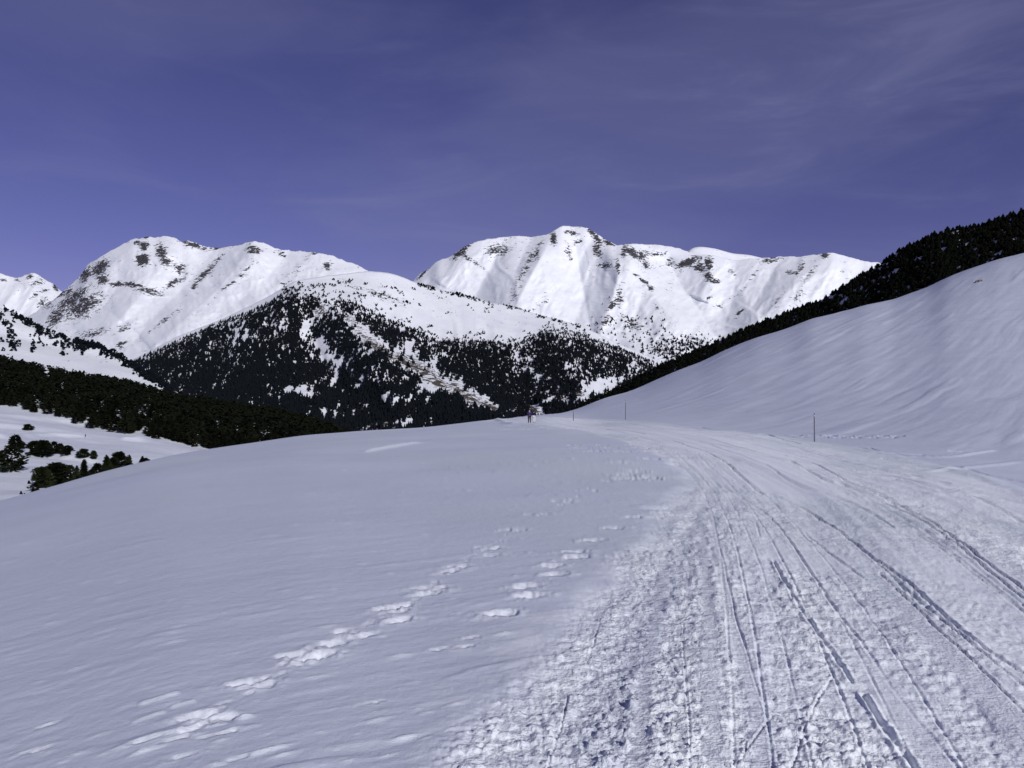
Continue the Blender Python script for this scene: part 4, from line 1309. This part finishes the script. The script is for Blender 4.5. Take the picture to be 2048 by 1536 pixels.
# ------------------------------------------------------------------ rock showing through on the hill
def boulder(u, v, w_px, lab):
    gx, gy = on_ground(np.array([float(u)]), np.array([float(v)]))
    gx, gy = float(gx[0]), float(gy[0]); s = w_px / F * gy / 2
    rg = np.random.default_rng(5)
    V, Fc = [], []
    n, m = 14, 7
    for i in range(m):
        for j in range(n):
            a = 2 * math.pi * j / n; e = -0.3 + 1.75 * i / (m - 1)
            k = 1 + rg.uniform(-0.22, 0.22)
            V.append((math.cos(a) * math.cos(e) * s * k, math.sin(a) * math.cos(e) * s * 0.7 * k, math.sin(e) * s * 0.42 * k))
    for i in range(m - 1):
        for j in range(n):
            a, b = i * n + j, i * n + (j + 1) % n
            Fc.append((a, b, b + n, a + n))
    o = mesh_from('rock', np.array(V), np.array(Fc), M_ROCK, smooth=False)
    o.location = (gx, gy, ground_z(gx, gy)); o.rotation_euler = (0.15, -0.35, 0.4)
    tag(o, lab, 'rock')


boulder(1957, 562, 19, 'small grey rock breaking through the snow high on the right hill')

# ------------------------------------------------------------------ the two walkers
M_SKIN = flat_mat('skin', (0.45, 0.28, 0.2), 0.5, 0.3, 0.08)
M_BLUE = flat_mat('blue_jacket_cloth', (0.025, 0.026, 0.10), 0.8, 0.2)
M_DARK = flat_mat('dark_cloth', (0.012, 0.012, 0.02), 0.85, 0.2)
M_NAVY = flat_mat('navy_jacket_cloth', (0.012, 0.014, 0.045), 0.85, 0.2)
M_WHITE = flat_mat('white_trouser_cloth', (0.66, 0.66, 0.63), 0.8, 0.2, 0.06)
M_HAIR = flat_mat('dark_hair', (0.02, 0.015, 0.012), 0.7, 0.3)
M_BOOT = flat_mat('boot_leather', (0.03, 0.03, 0.035), 0.5, 0.3)


def skin_obj(name, V, E, rad, mat, parent, sub=2, root_i=0):
    me = bpy.data.meshes.new(name)
    me.from_pydata(V, E, [])
    me.materials.append(mat)
    o = bpy.data.objects.new(name, me); COL.objects.link(o)
    if parent: o.parent = parent
    md = o.modifiers.new('skin', 'SKIN'); md.use_smooth_shade = True
    for i, r_ in enumerate(rad):
        me.skin_vertices[0].data[i].radius = r_ if isinstance(r_, tuple) else (r_, r_)
        me.skin_vertices[0].data[i].use_root = (i == root_i)
    sb = o.modifiers.new('sub', 'SUBSURF'); sb.levels = sub; sb.render_levels = sub
    return o


def person(u, v, hp, facing, jacket, trousers, step, lab, hair_long=False):
    gx, gy = on_ground(np.array([float(u)]), np.array([float(v)]))
    gx, gy = float(gx[0]), float(gy[0])
    root = empty('person', (gx, gy, ground_z(gx, gy) - 0.02), facing)
    s = (hp / F * gy) / 1.75
    root.scale = (s, s, s)
    st = step
    # joints: y forward
    J = {'pelvis': (0, 0, 0.95), 'waist': (0, 0.0, 1.08), 'chest': (0, 0.02, 1.30), 'neck': (0, 0.03, 1.47), 'head': (0, 0.04, 1.60), 'crown': (0, 0.03, 1.70),
         'shL': (-0.18, 0.01, 1.40), 'shR': (0.18, 0.01, 1.40), 'elL': (-0.24, -0.04 - st * 0.12, 1.14), 'elR': (0.24, -0.04 + st * 0.12, 1.14),
         'wrL': (-0.25, 0.07 - st * 0.1, 0.93), 'wrR': (0.25, 0.09 + st * 0.14, 0.93),
         'hipL': (-0.09, 0, 0.90), 'hipR': (0.09, 0, 0.90), 'knL': (-0.10, 0.06 + st * 0.14, 0.50), 'knR': (0.10, 0.03 - st * 0.05, 0.50),
         'anL': (-0.105, 0.02 + st * 0.20, 0.09), 'anR': (0.105, -0.02 - st * 0.20, 0.10), 'toL': (-0.11, 0.16 + st * 0.20, 0.04), 'toR': (0.12, 0.12 - st * 0.2, 0.04)}
    names = list(J)
    E = [('pelvis', 'waist'), ('waist', 'chest'), ('chest', 'neck'), ('neck', 'head'), ('head', 'crown'), ('chest', 'shL'), ('chest', 'shR'), ('shL', 'elL'), ('elL', 'wrL'), ('shR', 'elR'), ('elR', 'wrR'),
         ('pelvis', 'hipL'), ('pelvis', 'hipR'), ('hipL', 'knL'), ('knL', 'anL'), ('anL', 'toL'), ('hipR', 'knR'), ('knR', 'anR'), ('anR', 'toR')]
    RD = {'pelvis': (0.15, 0.11), 'waist': (0.13, 0.095), 'chest': (0.16, 0.11), 'neck': 0.055, 'head': (0.085, 0.10), 'crown': 0.06, 'shL': 0.065, 'shR': 0.065, 'elL': 0.042, 'elR': 0.042, 'wrL': 0.028, 'wrR': 0.028,
          'hipL': 0.09, 'hipR': 0.09, 'knL': 0.056, 'knR': 0.056, 'anL': 0.038, 'anR': 0.038, 'toL': 0.03, 'toR': 0.03}
    idx = {n: i for i, n in enumerate(names)}
    V = [J[n] for n in names]; rad = [RD[n] for n in names]; Ei = [(idx[a], idx[b]) for a, b in E]
    # hands with five fingers grown from the wrists, nose on the face
    for sd_, wr in ((-1, 'wrL'), (1, 'wrR')):
        w = Vector(J[wr]); palm = len(V)
        V.append(tuple(w + Vector((0, 0.015, -0.07)))); rad.append((0.034, 0.017)); Ei.append((idx[wr], palm))
        for f, (dy, ln) in enumerate(((-0.03, 0.07), (-0.01, 0.085), (0.01, 0.08), (0.03, 0.065))):
            a_ = len(V)
            V.append(tuple(w + Vector((0, 0.02 + dy, -0.115)))); rad.append(0.010); Ei.append((palm, a_))
            V.append(tuple(w + Vector((-sd_ * 0.015, 0.03 + dy, -0.115 - ln * 0.8)))); rad.append(0.008); Ei.append((a_, a_ + 1))
        a_ = len(V)
        V.append(tuple(w + Vector((-sd_ * 0.012, 0.06, -0.06)))); rad.append(0.010); Ei.append((palm, a_))
        V.append(tuple(w + Vector((-sd_ * 0.018, 0.085, -0.10)))); rad.append(0.008); Ei.append((a_, a_ + 1))
    nz = len(V); V.append((0, 0.155, 1.59)); rad.append(0.013); Ei.append((idx['head'], nz))
    skin_obj('body', V, Ei, rad, M_SKIN, root)

    def part(name, keys, edges, grow, mat, extra=()):
        ii = {n: i for i, n in enumerate(keys)}
        VV = [J[n] for n in keys]
        rr = [tuple(c * grow[0] + grow[1] for c in (RD[n] if isinstance(RD[n], tuple) else (RD[n], RD[n]))) for n in keys]
        return skin_obj(name, VV, [(ii[a], ii[b]) for a, b in edges], rr, mat, root)
    part('jacket', ['pelvis', 'waist', 'chest', 'shL', 'shR', 'elL', 'elR', 'wrL', 'wrR', 'neck'],
         [('pelvis', 'waist'), ('waist', 'chest'), ('chest', 'neck'), ('chest', 'shL'), ('chest', 'shR'), ('shL', 'elL'), ('elL', 'wrL'), ('shR', 'elR'), ('elR', 'wrR')], (1.06, 0.016), jacket)
    part('trousers', ['pelvis', 'hipL', 'hipR', 'knL', 'knR', 'anL', 'anR'],
         [('pelvis', 'hipL'), ('pelvis', 'hipR'), ('hipL', 'knL'), ('knL', 'anL'), ('hipR', 'knR'), ('knR', 'anR')], (1.08, 0.016), trousers)
    for a, b in (('anL', 'toL'), ('anR', 'toR')):
        part('boot', [a, b], [(a, b)], (1.1, 0.022), M_BOOT)
    hv = [(0, 0.0, 1.60), (0, 0.02, 1.68), (0, 0.03, 1.735)] + ([(0, -0.06, 1.48)] if hair_long else [])
    skin_obj('hair' if hair_long else 'hat', hv, [(0, 1), (1, 2)] + ([(0, 3)] if hair_long else []), [(0.098, 0.10), (0.10, 0.105), 0.06] + ([0.05] if hair_long else []), M_HAIR if hair_long else M_DARK, root)
    for sx_ in (-1, 1):
        skin_obj('eye', [(sx_ * 0.033, 0.125, 1.615), (sx_ * 0.033, 0.133, 1.615)], [(0, 1)], [0.010, 0.008], M_DARK, root, 1)
    tag(root, lab, 'person', 'two walkers on the ski track')
    return root


person(1059, 843, 28.5, math.radians(12), M_BLUE, M_DARK, 0.25, 'person in a blue jacket and black trousers walking away, on the left of the pair')
person(1068, 842, 26, math.radians(-8), M_NAVY, M_WHITE, 0.35, 'person in a dark jacket and white trousers walking beside the blue jacket', True)

#print("TRIS", sum(len(m.loop_triangles) or sum(p.loop_total - 2 for p in m.polygons) if len(m.polygons) < 5000 else len(m.loops) - 2 * len(m.polygons) for m in bpy.data.meshes), NR, NC)
